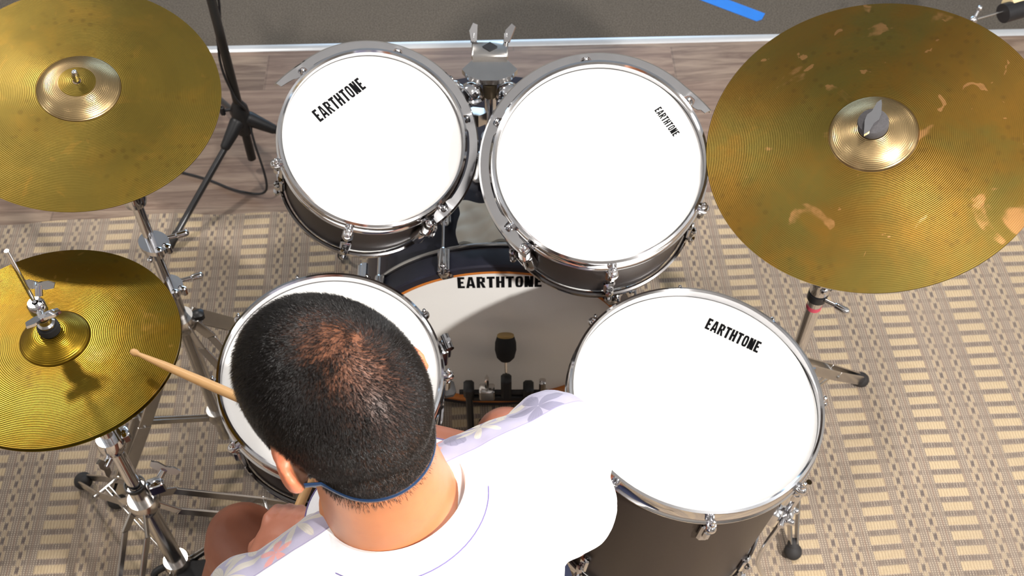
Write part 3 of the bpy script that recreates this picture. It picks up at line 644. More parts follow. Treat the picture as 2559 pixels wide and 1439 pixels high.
wing(b, (hx + .008, hy - .012, .952), (.55, -.8, .15), 1.0, (1, .6, 0)); wing(b, (hx + .006, hy + .012, .972), (.1, .5, .8), .9, (1, .1, 0)); b.build('clutch', chrome, st)
b = MB(); b.lathe([(.0045, .8955), (.0155, .8955), (.0162, .900), (.0155, .907), (.0045, .907)], (hx, hy, 0), (0, 0, 1), 26, True); b.build('felt_washer', simple('dark_felt', (.02, .02, .02), .95), st)
b = MB(); b.lathe([(.004, .797), (.012, .797), (.024, .812), (.024, .817), (.004, .817)], (hx, hy, 0), (0, 0, 1), 24, True); b.build('cymbal_seat', chrome, st)
b = MB(); clamp(b, (hx, hy, .575), .021, .035); b.box((hx + .020, hy + .012, .580), (.018, .024, .024), Euler((0, 0, .6)).to_matrix(), .004); wing(b, (hx - .006, hy - .026, .555), (-.3, -1, -.1), 1.1); b.build('height_clamp', chrome, st)
b = MB(); wing(b, (hx + .045, hy + .020, .43), (.5, .5, .7), 1.1, (1, .3, 0)); b.box((hx + .030, hy + .012, .40), (.03, .022, .03), Euler((0, 0, .4)).to_matrix(), .003); b.build('leg_lock', chrome, st)
tripod(st, (hx, hy, 0), .36, .09, [(-.262, .222), (-.085, -.33), (.340, .130)], footr=.016, ht=.018, gap=.020, wd=.0045)
for z, r_ in ((.36, .026), (.10, .024)): b = MB(); clamp(b, (hx, hy, z), r_, .033); b.build('leg_collar', chrome_dull, st)
b = MB(); pd = Vector((.20, -.98, 0)).normalized(); ps = Vector((pd.y * -1, pd.x, 0))
o_ = Vector((hx + .03, hy + .03, 0)); toe = o_ + pd * .03 + Vector((0, 0, RZ + .095)); heel = o_ + pd * .30 + Vector((0, 0, RZ + .025))
b.grid([[q + ps * x + Vector((0, 0, k)) for x, k in ((-.038, 0), (.038, 0), (.038, -.006), (-.038, -.006))] for q in (toe, toe.lerp(heel, .5), heel)], True, True, True)
b.box(heel + pd * .03 + Vector((0, 0, -.008)), (.08, .07, .02), Euler((0, 0, math.atan2(pd.y, pd.x) + PI / 2)).to_matrix(), .004); b.build('foot_pedal', black, st)
b = MB()
for s in (-1, 1): b.tube(smooth_path([(hx, hy, .10), Vector((hx, hy, .085)) + ps * s * .05 + pd * .01, o_ + ps * s * .062 + pd * .08 + Vector((0, 0, .05)), heel + ps * s * .035], 6), .0075, 10)
b.build('pedal_frame', black, st)
# snare stand
sx, sy = -.285, 1.075; st = thing('snare_stand', 'low stand carrying the snare drum, dark basket arms below the shell', 'snare stand', (sx, sy, RZ))
MB().tube([(sx, sy, .05), (sx, sy, .46)], .0135, 20).build('tube', chrome_dull, st)
t_, SCn, SM = sn; nn = SM @ Vector((0, 0, 1))
for a in (rad(15), rad(135), rad(262)):
    D = SM @ Vector((math.cos(a), math.sin(a), 0)); e = SCn + D * .203 - nn * .170
    b = MB(); b.tube([(sx, sy, .455), (Vector((sx, sy, .455)) + e) / 2 + Vector((0, 0, -.008)), e], .0055, 10); am = b.build('basket_arm', chrome_dull, st)
    b = MB(); b.box(e + nn * .004, (.026, .03, .022), basis(nn, D), .006); b.build('rubber_grip', rubber, am)
tripod(st, (sx, sy, 0), .22, .07, [(-.12, .16), (-.05, -.24), (.165, .05)], footr=.013)
# microphone stand
mx, my = -.700, 2.15; st = thing('microphone_stand', 'black tripod microphone stand with its cable, behind the upper left cymbal', 'microphone stand', (mx, my, .001))
MB().tube([(mx, my, .045), (mx, my, 1.30)], .0115, 20).build('pole', simple('black_paint', (.012, .012, .012), .35, 0), st)
b = MB(); b.lathe([(.0116, -.06), (.020, -.055), (.026, -.02), (.022, .03), (.0116, .05)], (mx, my, .20), (0, 0, 1), 20, True)
dirs = [Vector((-.173, -.288, 0)), Vector((.336, -.006, 0)), Vector((-.163, .294, 0))]
for D in dirs: d = D.normalized(); b.capsule(Vector((mx, my, .19)) + d * .02, Vector((mx, my, .155)) + d * .075, .020, .013, 12)
b.build('leg_hub', black, st)
for D in dirs:
    d = D.normalized(); p = Vector((mx, my, .165)) + d * .05; q = Vector((mx, my, .014)) + D; q.z = (.022 if q.y < 2.13 else .014)
    lg = MB().tube([p, q], .0085, 14).build('leg', simple('grey_black_tube', (.05, .05, .052), .3, .5), st); b = MB(); b.capsule(q + Vector((0, 0, 0)), q + (p - q).normalized() * .035, .0115, .0105, 12); b.build('rubber_foot', rubber, lg)
b = MB(); b.tube([(mx, my, .225), (mx - .035, my - .006, .225)], .004, 10); b.box((mx - .042, my - .008, .225), (.014, .010, .03), None, .004); b.build('locking_knob', black, st)
path = []
for k in range(0, 61): z = .95 - .75 * k / 60; a = k * .20 + .5; rr_ = .0165 + .012 * max(0, math.sin(k * .37)) ** 2; path.append((mx + rr_ * math.cos(a), my + rr_ * math.sin(a), z))
path += smooth_path([(mx + .03, my - .04, .14), (mx + .05, my - .10, .03), (mx - .03, my - .085, .0075), (mx - .15, my - .03, .006), (mx - .35, my + .02, .006), (mx - .8, my + .05, .006)], 8)
MB().tube(path, .0032, 8).build('cable', black, st)
# slim stand at the far right corner
st = thing('boom_stand', 'thin metal boom arm ending in a black and beige weight, at the far right', 'microphone stand', (1.098, 2.161, .001))
MB().tube([(1.098, 2.161, .02), (1.098, 2.161, .50)], .008, 14).build('pole', chrome_dull, st)
b = MB(); b.ball((1.098, 2.161, .50), .010, 12); b.tube([(1.098, 2.161, .50), (1.108, 2.175, .515)], .004, 10); b.ball((1.112, 2.18, .52), .007, 10); b.build('tilt_joint', chrome, st)
MB().tube([(1.098, 2.161, .50), (1.190, 2.195, .503)], .0028, 10).build('arm', chrome_dull, st)
MB().tube([(1.175, 2.185, .50), (1.30, 2.235, .50)], .0235, 24).build('weight', black, st)
MB().tube([(1.187, 2.212, .512), (1.205, 2.219, .512)], .0245, 24)
MB().tube([(1.192, 2.205, .502), (1.222, 2.217, .502)], .0245, 24).build('tape_band', beige, st)
for k in range(3):
    a = k * 2 * PI / 3 + .5; q = Vector((1.098 + .2 * math.cos(a), 2.161 + .2 * math.sin(a), .012 if math.sin(a) > 0 else .021)); lg = MB().tube([(1.098, 2.161, .10), q], .006, 10).build('leg', chrome_dull, st); MB().ball(q, .009, 10).build('rubber_foot', rubber, lg)
# drum throne
st = thing('drum_throne', 'drum stool under the seated drummer', 'stool', (-.07, .44, RZ))
b = MB(); b.lathe([(.0005, .335), (.13, .335), (.15, .345), (.155, .375), (.145, .405), (.11, .42), (.0005, .422)], (-.07, .44, 0), (0, 0, 1), 48); b.build('seat', simple('black_vinyl', (.015, .015, .016), .4), st)
MB().tube([(-.07, .44, .06), (-.07, .44, .336)], .015, 20).build('post', chrome_dull, st)
tripod(st, (-.07, .44, 0), .24, .08, [(-.12, -.20), (.23, 0), (-.12, .20)], footr=.014)

# ------------------------------------------------------------------ the drummer
YAW, PITCH, ROLL = rad(50), rad(12), rad(0)
F0 = Vector((-math.sin(YAW), math.cos(YAW), 0)); L0 = Vector((-math.cos(YAW), -math.sin(YAW), 0)); Z = Vector((0, 0, 1))
HF = (F0 * math.cos(PITCH) - Z * math.sin(PITCH)).normalized(); HU = (Z * math.cos(PITCH) + F0 * math.sin(PITCH)).normalized(); HL = HU.cross(HF)
HC = Vector((-.175, .599, 1.295)); HM = Matrix((HF, HL, HU)).transposed()
def H(f, l, u): return HC + HM @ Vector((f, l, u))
def remeshed(mb, name, mat, parent, vox, smooth_it=6, fac=.5):
    o = mb.build(name, mat, None); 
    m = o.modifiers.new('r', 'REMESH'); m.mode = 'VOXEL'; m.voxel_size = vox; m.use_smooth_shade = True
    m = o.modifiers.new('s', 'SMOOTH'); m.iterations = smooth_it; m.factor = fac
    dg = bpy.context.evaluated_depsgraph_get(); me = bpy.data.meshes.new_from_object(o.evaluated_get(dg)); old = o.data
    o.modifiers.clear(); o.data = me; me.materials.clear(); me.materials.append(mat); bpy.data.meshes.remove(old); me.name = name
    if parent:
        off = root_off(parent); me.transform(Matrix.Translation(-off)); o.parent = parent
    return o
P0 = Vector((-.07, .50, RZ))
man = thing('person', 'drummer seen from above behind, short black hair, white floral shirt, playing with two sticks', 'person', P0)
ShR, ShL = Vector((.055, .685, 1.035)), Vector((-.275, .475, 1.03)); NB = Vector((-.133, .584, 1.100))
ElR, WrR = Vector((.045, .775, .80)), Vector((-.175, .800, .885)); HaR = Vector((-.245, .785, .915))
ElL, WrL = Vector((-.41, .49, .80)), Vector((-.338, .622, .768)); HaL = Vector((-.332, .745, .745))
HipR, KnR, AnR = Vector((.02, .53, .53)), Vector((-.010, .995, .495)), Vector((-.020, 1.02, .13))
HipL, KnL, AnL = Vector((-.16, .50, .53)), Vector((-.438, .812, .498)), Vector((-.592, .735, .13))
body = MB()
SD = (ShR - ShL).normalized(); FD = Z.cross(SD); TM0 = Matrix((SD, FD, Z)).transposed()
B = body
B.ball(H(-.006, 0, .010), (.1085, .0790, .090), 40, HM); B.ball(H(.022, 0, -.005), (.082, .068, .080), 32, HM); B.ball(H(-.050, 0, -.035), (.054, .060, .055), 28, HM)
B.ball(H(.040, 0, -.068), (.050, .052, .052), 24, HM); B.ball(H(.072, 0, -.108), (.022, .024, .018), 16, HM)
for s in (-1, 1):
    B.ball(H(.058, .036 * s, -.045), (.030, .026, .028), 18, HM); B.capsule(H(.088, .014 * s, .008), H(.074, .050 * s, .004), .010, .008, 12)
    B.capsule(H(.055, .045 * s, -.085), H(.075, .018 * s, -.112), .018, .014, 12)
    # ear: shell, helix and lobe
    e = [(-.010, .074, -.036), (-.026, .088, -.022), (-.034, .094, -.002), (-.026, .093, .014), (-.008, .086, .018), (.004, .080, .008)]
    if True:
        pts = smooth_path([H(f, (l - .005) * s, u - .018) for f, l, u in e], 4)
        for i in range(len(pts) - 1): B.capsule(pts[i], pts[i + 1], .0056, .0056, 8)
        B.ball(H(-.014, .083 * s, -.024), (.019, .0075, .025), 16, HM @ Euler((0, 0, rad(-28 * s))).to_matrix()); B.ball(H(-.008, .077 * s, -.054), (.010, .0075, .012), 14, HM)
B.capsule(H(.094, 0, -.012), H(.112, 0, -.046), .0085, .0135, 14)
for s in (-1, 1): B.ball(H(.103, .012 * s, -.048), .008, 10)
B.ball(H(.096, 0, -.074), (.010, .022, .0055), 12, HM); B.ball(H(.094, 0, -.085), (.010, .019, .006), 12, HM)
# neck and trapezius
B.capsule(H(-.030, 0, -.045), NB, .060, .074, 28); B.capsule(H(.01, 0, -.085), NB + Vector((-.02, .03, 0)), .046, .058, 24)
B.ball(NB + FD * .008 - Z * .012, (.080, .076, .05), 22, TM0)
for S in (ShR, ShL): B.capsule(NB + Vector((0, 0, -.022)), NB.lerp(S, .8) + Z * -.012, .052, .045, 20); B.ball(S, .058, 20)
SD = (ShR - ShL).normalized(); FD = Z.cross(SD); TM = Matrix((SD, FD, Z)).transposed()
CH = (ShR + ShL) / 2 + Vector((0, 0, -.14)) + FD * -.02
B.ball(CH, (.165, .115, .20), 28, TM); B.ball(Vector((-.085, .53, .72)), (.150, .115, .17), 28, TM); B.ball(Vector((-.07, .50, .56)), (.17, .135, .12), 28)
B.capsule(ShR, ElR, .050, .040); B.capsule(ElR, WrR, .041, .026); B.capsule(ShL, ElL, .050, .040); B.capsule(ElL, WrL, .041, .027)
def limb(a, b, r0, rm, r1): 
    B.capsule(a, a.lerp(b, .45), r0, rm, 22); B.capsule(a.lerp(b, .45), b, rm, r1, 22)
limb(HipR, KnR, .090, .080, .064); limb(HipL, KnL, .092, .084, .068)
B.ball(KnL + Vector((-.004, .012, .012)), (.062, .058, .056), 18); B.ball(KnR + Vector((0, .02, .012)), (.056, .054, .054), 18)
for K, A_ in ((KnR, AnR), (KnL, AnL)): B.capsule(K, K.lerp(A_, .35) + (K - A_).cross(SD).normalized() * -.012, .058, .056, 20); B.capsule(K.lerp(A_, .35) + (K - A_).cross(SD).normalized() * -.012, A_, .054, .036, 20)
def hand(wr, c, fwd, palm_n, side, stick_p, stick_d):
    """fist curled round a stick: palm, four fingers of different lengths, thumb from the side"""
    fwd = Vector(fwd).normalized(); pn = Vector(palm_n); pn = (pn - fwd * pn.dot(fwd)).normalized(); sd = fwd.cross(pn) * side
    B.capsule(wr, c, .025, .024, 16)
    M = Matrix((fwd, sd, pn)).transposed()
    B.ball(c + fwd * .012, (.046, .040, .019), 20, M); B.ball(c + fwd * -.01 + sd * .02, (.03, .02, .018), 14, M)
    for k, (ln, rr_) in enumerate(((.96, .0088), (1.05, .0090), (.98, .0086), (.78, .0078))):
        o = (1.5 - k) * .0185; a = c + fwd * .050 + sd * o + pn * -.004
        b1 = a + fwd * .026 * ln + pn * .016 * ln; b2 = b1 + pn * .023 * ln - fwd * .010 * ln; b3 = b2 - fwd * .021 * ln + pn * .001
        B.capsule(c + fwd * .02 + sd * o * .9, a, rr_ * 1.05, rr_ * 1.08, 10); B.capsule(a, b1, rr_ * 1.05, rr_, 10); B.capsule(b1, b2, rr_, rr_ * .95, 10); B.capsule(b2, b3, rr_ * .95, rr_ * .85, 10)
    t0 = c + sd * .030 - fwd * .012 + pn * .006; t1 = t0 + sd * .018 + fwd * .030 + pn * .014; t2 = t1 - sd * .008 + fwd * .026 + pn * .010
    B.capsule(t0, t1, .0125, .0105, 12); B.capsule(t1, t2, .0105, .0088, 12)
# right stick tip on the hi-hat, left stick over the snare
tipR = Vector((-.548, .930, .893)); sR = (tipR - Vector((-.275, .795, .905))).normalized()
tipL = Vector((-.262, .985, .700)); sL = (tipL - Vector((-.326, .690, .748))).normalized()
gR = tipR - sR * .315; gL = tipL - sL * .295
fR = (gR - WrR).normalized(); HaRc = gR - Vector((0, 0, -.020)); HaLc = gL + Vector((.0, 0, .018))
hand(WrR, HaRc + Vector((.022, -.004, .004)), HaRc - WrR, (0, 0, -1), -1, gR, sR)
hand(WrL, HaLc + Vector((-.004, -.022, .002)), HaLc - WrL, (.25, 0, -1), 1, gL, sL)

def skin_mat():
    n = NT('skin'); 
    # hair-bearing scalp, in the head's own frame
    geo = n.new('ShaderNodeVectorMath'); geo.operation = 'SUBTRACT'; n.put(geo.inputs[0], n.co); geo.inputs[1].default_value = HC - P0
    def dot(v, off=0):
        d = n.new('ShaderNodeVectorMath'); d.operation = 'DOT_PRODUCT'; n.put(d.inputs[0], geo.outputs[0]); d.inputs[1].default_value = v; return d.outputs['Value']
    f, l, u = dot(HF), dot(HL), dot(HU)
    nz = n.noise(60, 3); jit = n.m('MULTIPLY', n.m('SUBTRACT', nz, .5), .022)
    lim = n.m('ADD', -.106, n.m('MULTIPLY', n.step(f, -.06, .08), .151))
    hairy = n.step(n.m('ADD', n.m('SUBTRACT', u, lim), jit), -.006, .010)
    earcut = n.m('SUBTRACT', 1, n.step(n.m('ABSOLUTE', l), .0785, .083))
    hairy = n.AND(hairy, n.OR(earcut, n.step(u, .004, .02)))
    # thinner crown
    df = n.m('DIVIDE', n.m('ADD', f, .036), .086); dl = n.m('DIVIDE', n.m('SUBTRACT', l, -.004), .056)
    crown = n.m('SUBTRACT', 1, n.step(n.m('ADD', n.m('SQRT', n.m('ADD', n.m('MULTIPLY', df, df), n.m('MULTIPLY', dl, dl))), n.m('MULTIPLY', n.m('SUBTRACT', n.noise(28, 3), .5), .7)), .25, 1.15)); crown = n.AND(crown, n.step(u, .02, .05))
    dens = n.AND(hairy, n.m('SUBTRACT', 1, n.m('MULTIPLY', crown, .52)), n.m('ADD', .10, n.m('MULTIPLY', n.step(u, -.084, -.060), .90)))
    base = n.mix(n.noise(22, 4), lin(184, 114, 74), lin(202, 132, 88)); base = n.mix(n.m('MULTIPLY', n.step(n.noise(90, 3), .5, .8), .25), base, lin(180, 108, 80))
    leg = n.step(n.m('ADD', n.xyz()[2], P0.z), .93, .98)      # skin turns darker below this height, on the limbs
    base = n.mix(leg, n.mix(n.noise(30, 3), lin(150, 92, 70), lin(168, 106, 82)), base)
    ear = n.AND(n.step(n.m('ABSOLUTE', l), .080, .084), n.step(u, -.09, -.07)); base = n.mix(n.m('MULTIPLY', ear, .5), base, lin(225, 120, 92))
    col = n.mix(n.m('MULTIPLY', dens, .93), n.mix(n.step(u, 0, .04), base, lin(150, 94, 64)), lin(36, 25, 21))
    n.set(col, .48, 0, Subsurface_Weight=.12, Subsurface_Scale=.01, Subsurface_Radius=(1, .35, .2)); n.bump(n.noise(350, 3), .12, .0006); return n.mat
skin = skin_mat()
bo = remeshed(body, 'body', skin, man, .0042, 5)
# facial features (turned away from the camera)
for s in (-1, 1):
    e = MB().ball(H(.0815, .031 * s, -.012), .0118, 18).build('eye', simple('eye_white', (.8, .78, .75), .2), man)
    MB().ball(H(.0915, .032 * s, -.0125), (.0035, .0058, .0058), 14, HM).build('iris', simple('iris_brown', (.03, .015, .008), .2), e)
    b = MB(); b.tube(smooth_path([H(.099, .012 * s, .012), H(.092, .034 * s, .017), H(.074, .055 * s, .010)], 4), .0028, 8); b.build('eyebrow', ink, man)
b = MB(); b.ball(H(.1045, 0, -.0745), (.0045, .021, .0045), 12, HM); b.ball(H(.102, 0, -.0845), (.0045, .018, .005), 12, HM); b.build('lips', simple('lip', lin(165, 85, 78), .45), man)
# ---- hair
bm_v = np.empty(len(bo.data.vertices) * 3); bo.data.vertices.foreach_get('co', bm_v)
tree = BVHTree.FromPolygons([tuple(v) for v in bm_v.reshape(-1, 3)], [tuple(p.vertices) for p in bo.data.polygons])
WH = Vector((-.062, -.018, .0)); 
Nh = 82000; HV = []; HFc = []
cnt = 0; hm = HM.transposed()
hv = []; hf = []
whorl = Vector((-.047, -.020, .085))
for _ in range(Nh * 2):
    if cnt >= Nh: break
    z_ = random.uniform(-.92, 1); a = random.uniform(0, 2 * PI); q = math.sqrt(1 - z_ * z_); d = HM @ Vector((q * math.cos(a), q * math.sin(a), z_))
    org = H(-.006, 0, .0)
    hit = tree.ray_cast(org + d * .16 - P0, -d)
    if hit[0] is None: continue
    p = hit[0] + P0; nn_ = hit[1]; loc = hm @ (p - HC); f, l, u = loc
    if u > .13 or abs(l) > .090 or (abs(l) > .079 and u < .012): continue
    if (abs(l) > .068 and u < -.004 and -.035 < f < .012): continue
    lim = -.104 + .149 * max(0, min(1, (f + .06) / .14)) ** 1
    low = u - lim + random.gauss(0, .004)
    if low < 0:
        if f < -.02 and u > lim - .030 and random.random() < math.exp((u - lim) / .008) * .5: fuzz = .6
        else: continue
    else: fuzz = 1
    if u < -.066 and random.random() < .35 + (-.066 - u) / .05: continue
    crown = 0
    if u > .02:
        r_ = math.hypot((f + .036) / .086, (l + .004) / .056); crown = max(0, min(1, (1.05 - r_) / .9))
        if random.random() < crown * .5: continue
    # direction: away from the whorl with a swirl, lying back to the skin
    v = loc - whorl; t = Vector((v.x, v.y, v.z)); wl = HM @ t; wl = wl - nn_ * wl.dot(nn_)
    if wl.length < 1e-5: continue
    ds = wl.length; wl.normalize(); sw = nn_.cross(wl) * (2.4 * math.exp(-ds / .026) + .35); tg = (wl + sw).normalized()
    side = max(0, min(1, (.055 - u) / .05)); L = (.0105 + (.002 if f > .05 else 0) - .005 * side - .002 * crown) * fuzz * random.uniform(.7, 1.15)
    lift = 1.05 - .25 * side - .35 * crown + (.2 if f > .02 else 0)
    dr = (tg + nn_ * lift + Vector((random.gauss(0, .22), random.gauss(0, .22), random.gauss(0, .22)))).normalized()
    a1 = dr.cross(nn_); a1 = a1.normalized() if a1.length > 1e-4 else tg.orthogonal().normalized(); a2 = dr.cross(a1)
    w0 = .00017 * random.uniform(.8, 1.2); b0 = len(hv); root = p - nn_ * .0006 - P0; mid = root + dr * L * .55; tip = root + (dr + tg * .30).normalized() * L
    for c_, w_ in ((root, w0), (mid, w0 * .85)):
        for k in range(3):
            an = 2 * PI * k / 3; o_ = c_ + (a1 * math.cos(an) + a2 * math.sin(an)) * w_; hv.append((o_.x, o_.y, o_.z))
    hv.append((tip.x, tip.y, tip.z))
    for k in range(3): j = (k + 1) % 3; hf.append((b0 + k, b0 + j, b0 + 3 + j, b0 + 3 + k)); hf.append((b0 + 3 + k, b0 + 3 + j, b0 + 6))
    cnt += 1
me = bpy.data.meshes.new('hair'); me.from_pydata(hv, [], hf); me.polygons.foreach_set('use_smooth', [True] * len(me.polygons))
hmn = NT('black_hair'); hmn.set(lin(20, 15, 14), .30, 0); hmn.b.inputs['Specular IOR Level'].default_value = .6
me.materials.append(hmn.mat); ho = bpy.data.objects.new('hair', me); COL.objects.link(ho); ho.parent = man
# ---- blue strap round the back of the head
pts = []
for k in range(61):
    a = rad(84 + (276 - 84) * k / 60); fz = math.cos(a); d = HM @ Vector((math.cos(a), math.sin(a), 0)).normalized()
    uu = -.040 - .026 * max(0, -fz) ** 1.2
    org = H(-.006, 0, uu); hit = tree.ray_cast(org + d * .14 - P0, -d)
    if hit[0] is None: continue
    p = hit[0] + P0; rr_ = (p - org).length
    if abs(math.sin(a)) > .93: rr_ = min(rr_, .080)
    pts.append(org + d * (rr_ + .0048))
pts = [sum((pts[max(0, min(len(pts) - 1, i + k))] for k in (-2, -1, 0, 1, 2)), Vector()) / 5 for i in range(len(pts))]
b = MB(); b.tube(pts, [.0030 if i > 12 else .0030 + .0032 * (1 - i / 12) for i in range(len(pts))], 10, True, (HU, 1.0, .32)); b.build('head_strap', simple('blue_elastic', lin(14, 44, 78), .4, 0, .1), man)

# ---- shirt
sh = MB()
CBk = NB + Vector((0, 0, -.040))
for S in (ShR, ShL): sh.capsule(CBk, NB.lerp(S, .72) + Z * -.008, .064, .060, 26); sh.capsule(NB.lerp(S, .6) + Z * -.010, S, .060, .064, 22); sh.ball(S + FD * .012, .066, 22); sh.capsule(CBk - Z * .06 - FD * .03, S - Z * .09 - FD * .035, .08, .06, 20)
sh.ball(CH + FD * -.004, (.180, .130, .21), 32, TM); sh.ball(Vector((-.085, .53, .72)), (.168, .135, .20), 32, TM); sh.ball(Vector((-.07, .50, .60)), (.175, .142, .11), 28)
sh.capsule(ShR, ShR.lerp(ElR, .55) + Vector((.012, 0, 0)), .066, .070, 22); sh.capsule(ShR.lerp(ElR, .5) + Vector((.012, 0, 0)), ElR + Vector((.004, -.008, .02)), .068, .060, 22)
sh.capsule(ShL, ShL.lerp(ElL, .7), .066, .066, 22)
for k in range(6):   # soft folds at the front of the right sleeve
    a = ShR + FD * (.045) + SD * (-.10 + .028 * k) + Z * (-.004 * k); sh.capsule(a + Z * .012 - FD * .01, a + SD * .02 - Z * .07 + FD * .02, .024, .022, 10)
def shirt_mat():
    n = NT('floral_shirt'); x, y, z = n.xyz()
    geo = n.new('ShaderNodeVectorMath'); geo.operation = 'SUBTRACT'; n.put(geo.inputs[0], n.co); geo.inputs[1].default_value = (ShR + ShL) / 2 - P0
    def dot(v, base=None):
        d = n.new('ShaderNodeVectorMath'); d.operation = 'DOT_PRODUCT'; n.put(d.inputs[0], base or geo.outputs[0]); d.inputs[1].default_value = v; return d.outputs['Value']
    s, f, u = dot(SD), dot(FD), dot(Z)
    front = n.step(n.m('SUBTRACT', f, SEAM), -.0008, .0008)
    seam = n.m('SUBTRACT', 1, n.step(n.m('ABSOLUTE', n.m('SUBTRACT', f, SEAM)), .0004, .0013))
    wv = n.m('SUBTRACT', f, n.m('MULTIPLY', u, .9))      # cloth coordinate running over the shoulder
    base = n.mix(n.noise(26, 3), lin(150, 146, 168), lin(168, 163, 184))
    def flower(cs, cw, R, k, col, th0, sharp, inn=.0):
        nonlocal base
        a = n.m('SUBTRACT', s, cs); b_ = n.m('SUBTRACT', wv, cw); r = n.m('SQRT', n.m('ADD', n.m('MULTIPLY', a, a), n.m('MULTIPLY', b_, b_)))
        th_ = n.m('ADD', n.m('ARCTAN2', b_, a), th0); pet = n.m('POWER', n.m('ABSOLUTE', n.m('COSINE', n.m('MULTIPLY', th_, k / 2))), sharp)
        e = n.m('SUBTRACT', n.m('MULTIPLY', pet, R), r); e = n.m('ADD', e, n.m('MULTIPLY', n.m('SUBTRACT', n.noise(90, 2), .5), .012)); mk = n.AND(n.step(e, -.001, .0022), n.step(r, inn, inn + .002))
        vein = n.m('MULTIPLY', n.step(n.m('ABSOLUTE', n.m('SINE', n.m('MULTIPLY', th_, k * 4))), .0, .35), 1)
        base = n.mix(n.m('MULTIPLY', mk, .85), base, n.mix(vein, tuple(c * .78 for c in col), col))
    crm, gry, cor = lin(196, 190, 176), lin(120, 117, 140), lin(205, 140, 132)
    flower(.085, .020, .052, 5, gry, .4, .7); flower(.045, -.002, .030, 5, cor, 1.0, .8); flower(.118, -.004, .034, 7, crm, .2, 1.2); flower(-.005, .020, .045, 9, crm, .5, 1.6)
    flower(.02, .055, .030, 9, crm, .0, 1.4); flower(.155, .03, .04, 6, crm, .8, 1.1); flower(-.115, .012, .055, 11, crm, .3, 1.5); flower(-.17, .05, .05, 9, crm, .9, 1.5); flower(-.21, -.01, .045, 7, crm, .1, 1.2); flower(-.15, -.03, .02, 5, cor, .1, .8)
    flower(.19, -.02, .04, 5, gry, .9, .8); flower(.05, .10, .05, 7, crm, .3, 1.2)
    back = n.mix(n.noise(30, 3), (.80, .80, .82), (.86, .86, .86))
    col = n.mix(front, back, base); col = n.mix(n.m('MULTIPLY', seam, .75), col, lin(120, 112, 150))
    n.set(col, .8, 0, Sheen_Weight=.15); n.bump(n.m('ADD', n.noise(700, 2), n.m('MULTIPLY', seam, -2)), .2, .0006); return n.mat
SEAM = .019
shm = shirt_mat()
so = remeshed(sh, 'shirt', shm, man, .0045, 10)
m = so.modifiers.new('folds', 'DISPLACE'); tx = bpy.data.textures.new('folds', 'CLOUDS'); tx.noise_scale = .055; tx.noise_depth = 2; m.texture = tx; m.strength = .009; m.mid_level = .55; m.texture_coords = 'LOCAL'
# collar band
Ccen = NB + Vector((.002, .002, .004)); cs = []; NL = 72
for k in range(NL + 1):
    a = 2 * PI * k / NL; c_ = Ccen + SD * ((.083 if math.cos(a) > 0 else .078) * math.cos(a)) + FD * (.076 * math.sin(a)); c_.z += -.030 * math.sin(a) - .004 + .006 * math.cos(a) ** 2
    cs.append((c_, (SD * math.cos(a) * .080 + FD * math.sin(a) * .088).normalized()))
b = MB(); rings = []
for c_, o_ in cs[:-1]:
    rings.append([c_ + Z * .004 - o_ * .001, c_ + Z * .0055 + o_ * .002, c_ - Z * .002 + o_ * .010, c_ - Z * .013 + o_ * .020, c_ - Z * .019 + o_ * .0235, c_ - Z * .022 + o_ * .020, c_ - Z * .012 + o_ * .006, c_ - Z * .006 - o_ * .002])
rings.append(rings[0]); b.grid(rings, True)
b2 = MB(); b2.tube([c_ - Z * .0185 + o_ * .0242 for c_, o_ in cs], .0007, 6); b2.build('collar_seam', simple('lilac_thread', lin(110, 100, 150), .8), man)
co = b.build('collar', simple('white_rib_knit', (.82, .82, .84), .85, 0, .05, 200), man)
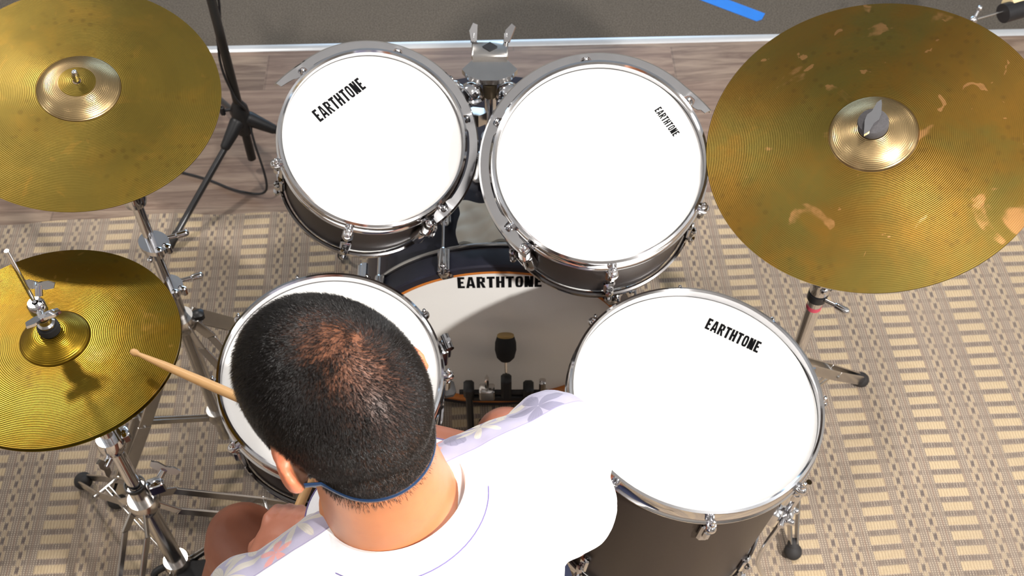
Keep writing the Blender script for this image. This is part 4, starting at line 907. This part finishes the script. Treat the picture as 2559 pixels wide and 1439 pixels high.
# shorts and shoes
srt = MB(); srt.ball(Vector((-.07, .50, .56)), (.185, .150, .125), 24); srt.capsule(HipR, HipR.lerp(KnR, .42), .104, .094, 22); srt.capsule(HipL, HipL.lerp(KnL, .40), .106, .097, 22)
remeshed(srt, 'shorts', simple('navy_cotton', lin(30, 36, 62), .85, 0, .15), man, .007, 6)
def shoe(an, toe, heel_z=.03):
    d = Vector((toe.x - an.x, toe.y - an.y, 0)).normalized(); s = Z.cross(d); c = an; rise = toe.z - (an.z - .075); Ln = (Vector((toe.x, toe.y, 0)) - Vector((an.x, an.y, 0))).length
    def P(f, w_, h): return Vector((an.x, an.y, 0)) + d * f + s * w_ + Z * (h + heel_z + rise * max(0, f) / Ln * .9)
    out = [(-.055, .0), (-.048, .028), (-.01, .036), (.05, .040), (.10, .048), (.14, .044), (.168, .026), (.176, 0)]
    ring = out + [(f, -w_) for f, w_ in reversed(out[1:-1])]
    b = MB(); b.grid([[P(f, w_ * 1.06, .0) for f, w_ in ring], [P(f * 1.02, w_ * 1.10, .006) for f, w_ in ring], [P(f * 1.02, w_ * 1.08, .024) for f, w_ in ring], [P(f, w_ * .98, .026) for f, w_ in ring]], True, True, True); so_ = b.build('shoe_sole', simple('white_rubber', lin(205, 200, 195), .5), man)
    b = MB(); b.capsule(P(.125, 0, .034), P(-.01, 0, .052), .036, .040, 20); b.capsule(P(-.01, 0, .05), an + Z * .005, .040, .044, 20); b.ball(P(.130, 0, .036), (.042, .042, .026), 20); return remeshed(b, 'shoe', simple('dark_purple_canvas', lin(38, 30, 58), .8, 0, .15), man, .005, 4)
shoe(AnR, Vector((-.022, 1.19, .115)), .058); shoe(AnL, Vector((-.655, .925, .105)), .064)
# drumsticks
def stick(name, label, tip, d, L=.405):
    b = MB(); tip = Vector(tip); butt = tip - d * L
    pr = [(.0005, 0), (.0065, .002), (.0072, .006), (.0072, L * .68), (.0058, L * .85), (.0034, L * .955), (.0032, L * .963), (.0052, L * .975), (.0052, L * .990), (.003, L * .998), (.0005, L)]
    b.lathe(pr, butt, d, 20); o = b.build(name, wood_stick, None, True, butt); tag(o, label, 'drumstick', None); return o
stick('drumstick', 'wooden drumstick in the right hand, its tip over the hi-hat', tipR, sR)
stick('drumstick', 'wooden drumstick in the left hand above the snare drum', tipL, sL)
